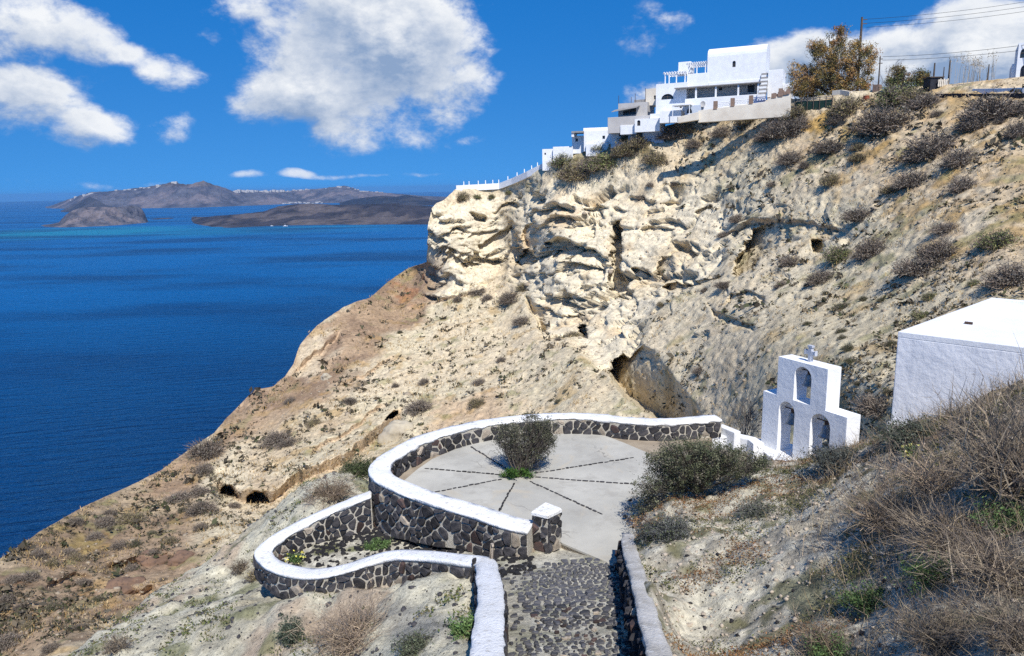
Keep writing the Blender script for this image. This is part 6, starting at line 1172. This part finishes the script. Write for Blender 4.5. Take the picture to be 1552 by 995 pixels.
plant('spreading_shrub', 'big dense grey-green shrub spilling over the terrace edge in front of the belfry', 'shrub', Pr(1055, 745, 13.6), [(1060, 700, 74, 32), (1000, 742, 42, 32), (1115, 703, 48, 24), (975, 775, 22, 22), (1040, 676, 40, 15), (1090, 685, 40, 16), (1150, 702, 18, 12), (1010, 700, 36, 22), (1050, 725, 50, 26)], 13.6, 900, 34, .05, .020, [(.10, .112, .06), (.14, .145, .088), (.065, .078, .042), (.15, .135, .105)], [(.10, .09, .075), (.07, .06, .05)], 213, 5200, .003, 26, .022, .36, .30)
bare('bare_shrub', 'leafless grey shrub behind the white parapets, left of the belfry', 'shrub', Pz(1128, 668, -7.2), np.array([0, 0, 1.]), .5, 16, 110, 500, [(.15, .13, .11), (.10, .088, .078)], 214, .014, (1.0, .55, .3))
g = np.random.default_rng(77)
def twig_bush(label, px, py, rx, rz, n1, cols, seed, name='dry_shrub', w0=.006, leaf=None, nl=0, lsz=.018, cat='shrub', ffun=on_mound, droop=.0):
    """many thin arching stems from one foot on the mound; rx, rz in metres"""
    g = np.random.default_rng(seed); n1 = int(n1 * (.68 if n1 > 250 else 1)); b0 = ffun(px, py); t = thing(name, b0, label, cat); S = Soup(); d = dome_dirs(n1, g, .25); L = g.uniform(.55, 1.05, (n1, 1)); e = b0 + d * L * [rx, rx, rz]; s0 = b0 + g.normal(size=(n1, 3)) * [rx * .22, rx * .22, 0]; e[:, 2] -= droop * g.random(n1) * rz
    S.ribbons(s0, e, w0 * g.uniform(.6, 1.9, n1) * np.where(g.random(n1) < .12, 1.8, 1), colmix(cols, n1, g), .09, g); k = n1 * 3; i = g.integers(0, n1, k); q = s0[i] + (e[i] - s0[i]) * g.uniform(.3, .98, (k, 1)); dd = d[i] + g.normal(size=(k, 3)) * .6; S.ribbons(q, q + dd * g.uniform(.10, .36, (k, 1)) * [rx, rx, rz], w0 * .55, colmix(cols, k, g), .1, g)
    k2 = n1 * 3; i = g.integers(0, k, k2); q2 = q[i] + dd[i] * .12 * rx; S.ribbons(q2, q2 + (dd[i] + g.normal(size=(k2, 3)) * .7) * g.uniform(.04, .16, (k2, 1)) * rx, w0 * .4, colmix(cols, k2, g), .1, g)
    obj('twigs', S.mesh('twigs'), t)
    if nl:
        S = Soup(); i = g.integers(0, k, nl); S.leaves(q[i] + g.normal(size=(nl, 3)) * .07 * rx, lsz, colmix(leaf, nl, g), g); obj('foliage', S.mesh('foliage'), t)
    return t
PINKT = [(.29, .22, .155), (.20, .155, .115), (.37, .29, .20), (.15, .115, .09)]; DARKT = [(.22, .175, .125), (.14, .11, .085), (.29, .235, .165), (.10, .08, .065)]; STRAW = [(.30, .23, .13), (.22, .165, .095), (.36, .29, .17)]; LEAFG = [(.085, .145, .045), (.115, .175, .065), (.06, .105, .035)]
twig_bush('pinkish dry twiggy shrub in the middle of the mound', 1350, 800, .72, .55, 330, PINKT, 301, w0=.0045)
twig_bush('pinkish dry twiggy shrub behind the middle one, higher on the mound', 1420, 745, .75, .5, 280, PINKT, 302, w0=.005)
twig_bush('tall grey twiggy shrub at the right edge in front of the white building', 1545, 740, .95, 1.12, 380, DARKT, 303, w0=.0055); twig_bush('sparse tall bare shrub with long stems in front of the white building wall', 1480, 660, .9, .95, 46, DARKT, 304, w0=.006)
twig_bush('dark tangled dry shrub at the lower right edge', 1510, 880, .7, .48, 400, DARKT, 305, w0=.0036); twig_bush('dark dry shrub right of the green leafy plant on the near slope', 1440, 830, .75, .5, 360, DARKT, 306, w0=.004); twig_bush('dry brown shrub at the bottom edge right of centre mound', 1250, 985, .5, .36, 260, PINKT, 307, w0=.003)
twig_bush('dry brown shrub at the bottom edge near the lower right corner', 1430, 985, .55, .4, 380, DARKT, 308, w0=.003)
twig_bush('dark brown dry shrub filling the lower right corner', 1545, 985, .6, .42, 420, DARKT, 318, w0=.003)
twig_bush('bright green leafy plant among dry grass low on the mound', 1320, 925, .38, .32, 60, [(.07, .09, .035)], 309, 'leafy_plant', .003, LEAFG, 2600, .014, 'plant'); twig_bush('green leafy plant in the shade of the dark dry shrub', 1420, 890, .45, .38, 60, [(.07, .09, .035)], 310, 'leafy_plant', .003, LEAFG, 1900, .014, 'plant'); twig_bush('green leafy plant at the bottom edge of the mound', 1265, 1000, .4, .25, 60, [(.07, .09, .035)], 311, 'leafy_plant', .003, LEAFG, 1800, .012, 'plant'); twig_bush('green plant high on the mound at the right edge', 1530, 800, .45, .35, 60, [(.07, .09, .035)], 312, 'leafy_plant', .003, LEAFG, 1600, .014, 'plant')
twig_bush('blue-grey low bush on the mound under the corner of the white building', 1385, 672, .75, .38, 220, [(.09, .09, .075)], 313, 'low_bush', .005, [(.055, .068, .045), (.08, .09, .065)], 3600, .022); twig_bush('blue-grey low bush in front of the right foot of the belfry', 1270, 705, .7, .34, 200, [(.09, .09, .08)], 314, 'low_bush', .005, [(.06, .07, .06), (.085, .092, .08)], 3200, .022)
twig_bush('grey furry low bush on the edge of the mound below the big green shrub', 1018, 815, .42, .42, 180, [(.12, .12, .12)], 315, 'low_bush', .004, [(.12, .125, .12), (.085, .09, .08), (.07, .085, .045)], 2600, .018); twig_bush('dark grey low bush below the twisted foot of the big green shrub', 985, 820, .32, .4, 120, [(.10, .10, .10)], 316, 'low_bush', .004, [(.11, .115, .11), (.06, .075, .04)], 1700, .018); twig_bush('grey tuft in the middle of the bare pale patch of the mound', 1145, 780, .45, .22, 120, [(.12, .12, .11)], 317, 'low_bush', .004, [(.10, .105, .09), (.07, .08, .05)], 1300, .018)
on_spur = lambda x, y: grid_hit(spur_z, x, y, 5.5, 26.)
twig_bush('dry brown twiggy shrub on the spur below the garden wall', 535, 975, 1.0, .62, 520, PINKT, 321, w0=.005, ffun=on_spur); twig_bush('grey-green shrub at the bottom edge left of the path wall', 628, 990, .42, .3, 130, [(.10, .10, .08)], 322, 'low_bush', .004, [(.10, .115, .07), (.07, .085, .05)], 2200, .017, ffun=on_spur)
twig_bush('compact blue-green rounded bush alone on the spur', 440, 975, .30, .55, 120, [(.08, .09, .06)], 323, 'low_bush', .004, [(.075, .095, .065), (.055, .07, .05), (.095, .115, .08)], 3600, .018, ffun=on_spur); twig_bush('green leafy plant against the outer face of the path wall', 708, 965, .34, .24, 50, [(.06, .09, .03)], 324, 'leafy_plant', .004, LEAFG, 1500, .022, 'plant', ffun=on_spur)
twig_bush('brown dry bush outside the upper arm of the garden wall', 500, 752, 1.0, .45, 300, PINKT, 325, w0=.007, leaf=[(.16, .12, .08)], nl=800, ffun=on_spur); twig_bush('green shrub on the spur beside the bend of the terrace wall', 545, 722, .85, .5, 150, [(.08, .09, .05)], 326, 'low_bush', .006, [(.07, .09, .035), (.05, .065, .028)], 3200, .03, ffun=on_spur)
twig_bush('dark grey shrub left of the tip of the garden wall', 364, 868, .36, .32, 160, DARKT, 327, w0=.005, leaf=GREYB, nl=700, ffun=on_spur); twig_bush('brown shrub touching the tip of the garden wall', 388, 878, .3, .3, 140, DARKT, 328, w0=.005, leaf=OLIVE, nl=600, ffun=on_spur); twig_bush('small grey shrub near the lower end of the spur ridge', 178, 985, .35, .32, 140, DARKT, 329, w0=.005, leaf=GREYB, nl=700, ffun=on_spur)
on_path_ = lambda x, y: grid_hit(path_z, x, y, 6, 17.)
def flowers(label, px, py, rx, seed, nf, ffun): 
    t = twig_bush(label, px, py, rx, rx * .6, 40, [(.06, .10, .03)], seed, 'flowering_plant', .003, LEAFG, 1100, .018, 'plant', ffun=ffun); g = np.random.default_rng(seed); b0 = np.array(t.location); S = Soup()
    c = b0 + dome_dirs(nf, g) * [rx * .95, rx * .95, rx * .7]; S.leaves(np.repeat(c, 5, 0) + g.normal(size=(nf * 5, 3)) * .008, .022, colmix([(.75, .65, .12), (.78, .72, .30)], nf * 5, g), g, .8); tag(obj('flowers', S.mesh('flowers'), t), kind='stuff')
flowers('yellow-flowered plant at the foot of the terrace wall beside the pillar', 780, 826, .24, 331, 9, on_path_); flowers('yellow-flowered plant inside the tip of the garden wall', 447, 850, .26, 332, 12, on_path_); twig_bush('bright green weed under the bend of the terrace wall', 572, 832, .34, .18, 40, [(.06, .09, .03)], 333, 'leafy_plant', .003, LEAFG, 1800, .018, 'plant', ffun=on_path_)
flowers('yellow-flowered plant near the crest of the mound, under the building corner', 1385, 690, .22, 334, 12, on_mound)
# dry grass, rusty creepers and pebbles on the mound: nobody could count them
g = np.random.default_rng(88)
def scatter(n_, x0, x1, y0, y1, dens):
    x = g.uniform(x0, x1, n_); y = g.uniform(y0, y1, n_); ok = (x > wall_x(y) + .25) & (g.random(n_) < dens(x, y)); x, y = x[ok], y[ok]; return np.array([[a, b_, mound_z(a, b_)] for a, b_ in zip(x, y)])
nz2 = lambda x, y, s, k: fbm(np.stack([x / s, y / s, 0 * x + k], -1), 3, 151)
P = scatter(80000, 1.6, 11, 2.2, 15.5, lambda x, y: sstep(-.3, 1.5, x - 2.25 - .16 * y + 2.2 * (nz2(x, y, 1.0, 2) - .5)) * np.clip(9 / (y * y) * 4, .12, 1) * .9)
S = Soup(); n_ = len(P); h = g.uniform(.10, .34, n_); tip = P + np.stack([g.normal(size=n_) * .16, g.normal(size=n_) * .16, h], -1); S.ribbons(P - [0, 0, .02], tip, .0022 + .00016 * P[:, 1], colmix(STRAW + PINKT + DARKT, n_, g), .14, g); tag(obj('dry_grass', S.mesh('dry_grass')), 'tangled dry grass covering the near side of the mound', 'dry grass', kind='stuff')
P = scatter(30000, 1.6, 10, 5, 16.5, lambda x, y: sstep(.46, .62, nz2(x, y, .8, 9)) * .9); S = Soup()
kx = nz2(P[:, 0], P[:, 1], 1.4, 30)
for rep in range(7): o_ = g.normal(size=P.shape) * .05; o_[:, 2] = np.abs(o_[:, 2]) * .45; c = np.where((kx > .5)[:, None], colmix([(.20, .10, .045), (.15, .075, .035), (.26, .17, .08), (.17, .12, .06)], len(P), g), colmix([(.09, .10, .035), (.13, .12, .05), (.07, .08, .035)], len(P), g)); S.leaves(P + o_, .016, c, g)
tag(obj('creepers', S.mesh('creepers')), 'rusty and green creepers matted over the pale mound', 'creepers', kind='stuff')
P = scatter(9000, 1.4, 9, 5, 16, lambda x, y: np.full(x.shape, .8)); rocks(P, np.minimum(g.gamma(1.2, .012, len(P)) + .004, .05), M['stone_pale'], 'mound_gravel', 'pale gravel on the bare part of the mound', 'gravel'); P = scatter(2600, 1.4, 9, 5, 16, lambda x, y: np.full(x.shape, .8)); rocks(P, np.minimum(g.gamma(1.2, .010, len(P)) + .004, .04), M['stone'], 'dark_gravel', 'dark gravel bits on the bare part of the mound', 'gravel')

# ------------------------------------------------------------------ the air
m = bpy.data.materials.new('sea haze'); m.use_nodes = True; n = NT(m.node_tree); n.n.clear(); ho = n.n.new('ShaderNodeOutputMaterial'); hv = n.n.new('ShaderNodeVolumePrincipled')
hv.inputs['Color'].default_value = (0.28, 0.58, 1.0, 1); hv.inputs['Density'].default_value = 4.0e-5; hv.inputs['Anisotropy'].default_value = 0.2; n.l.new(hv.outputs[0], ho.inputs['Volume'])
mb = MB(); mb.box((0, 0, 0), X3, Y3, Z3, (-25000, -25000, -1.0), (25000, 25000, H + 45)); tag(mb.build('haze', m), kind='stuff')
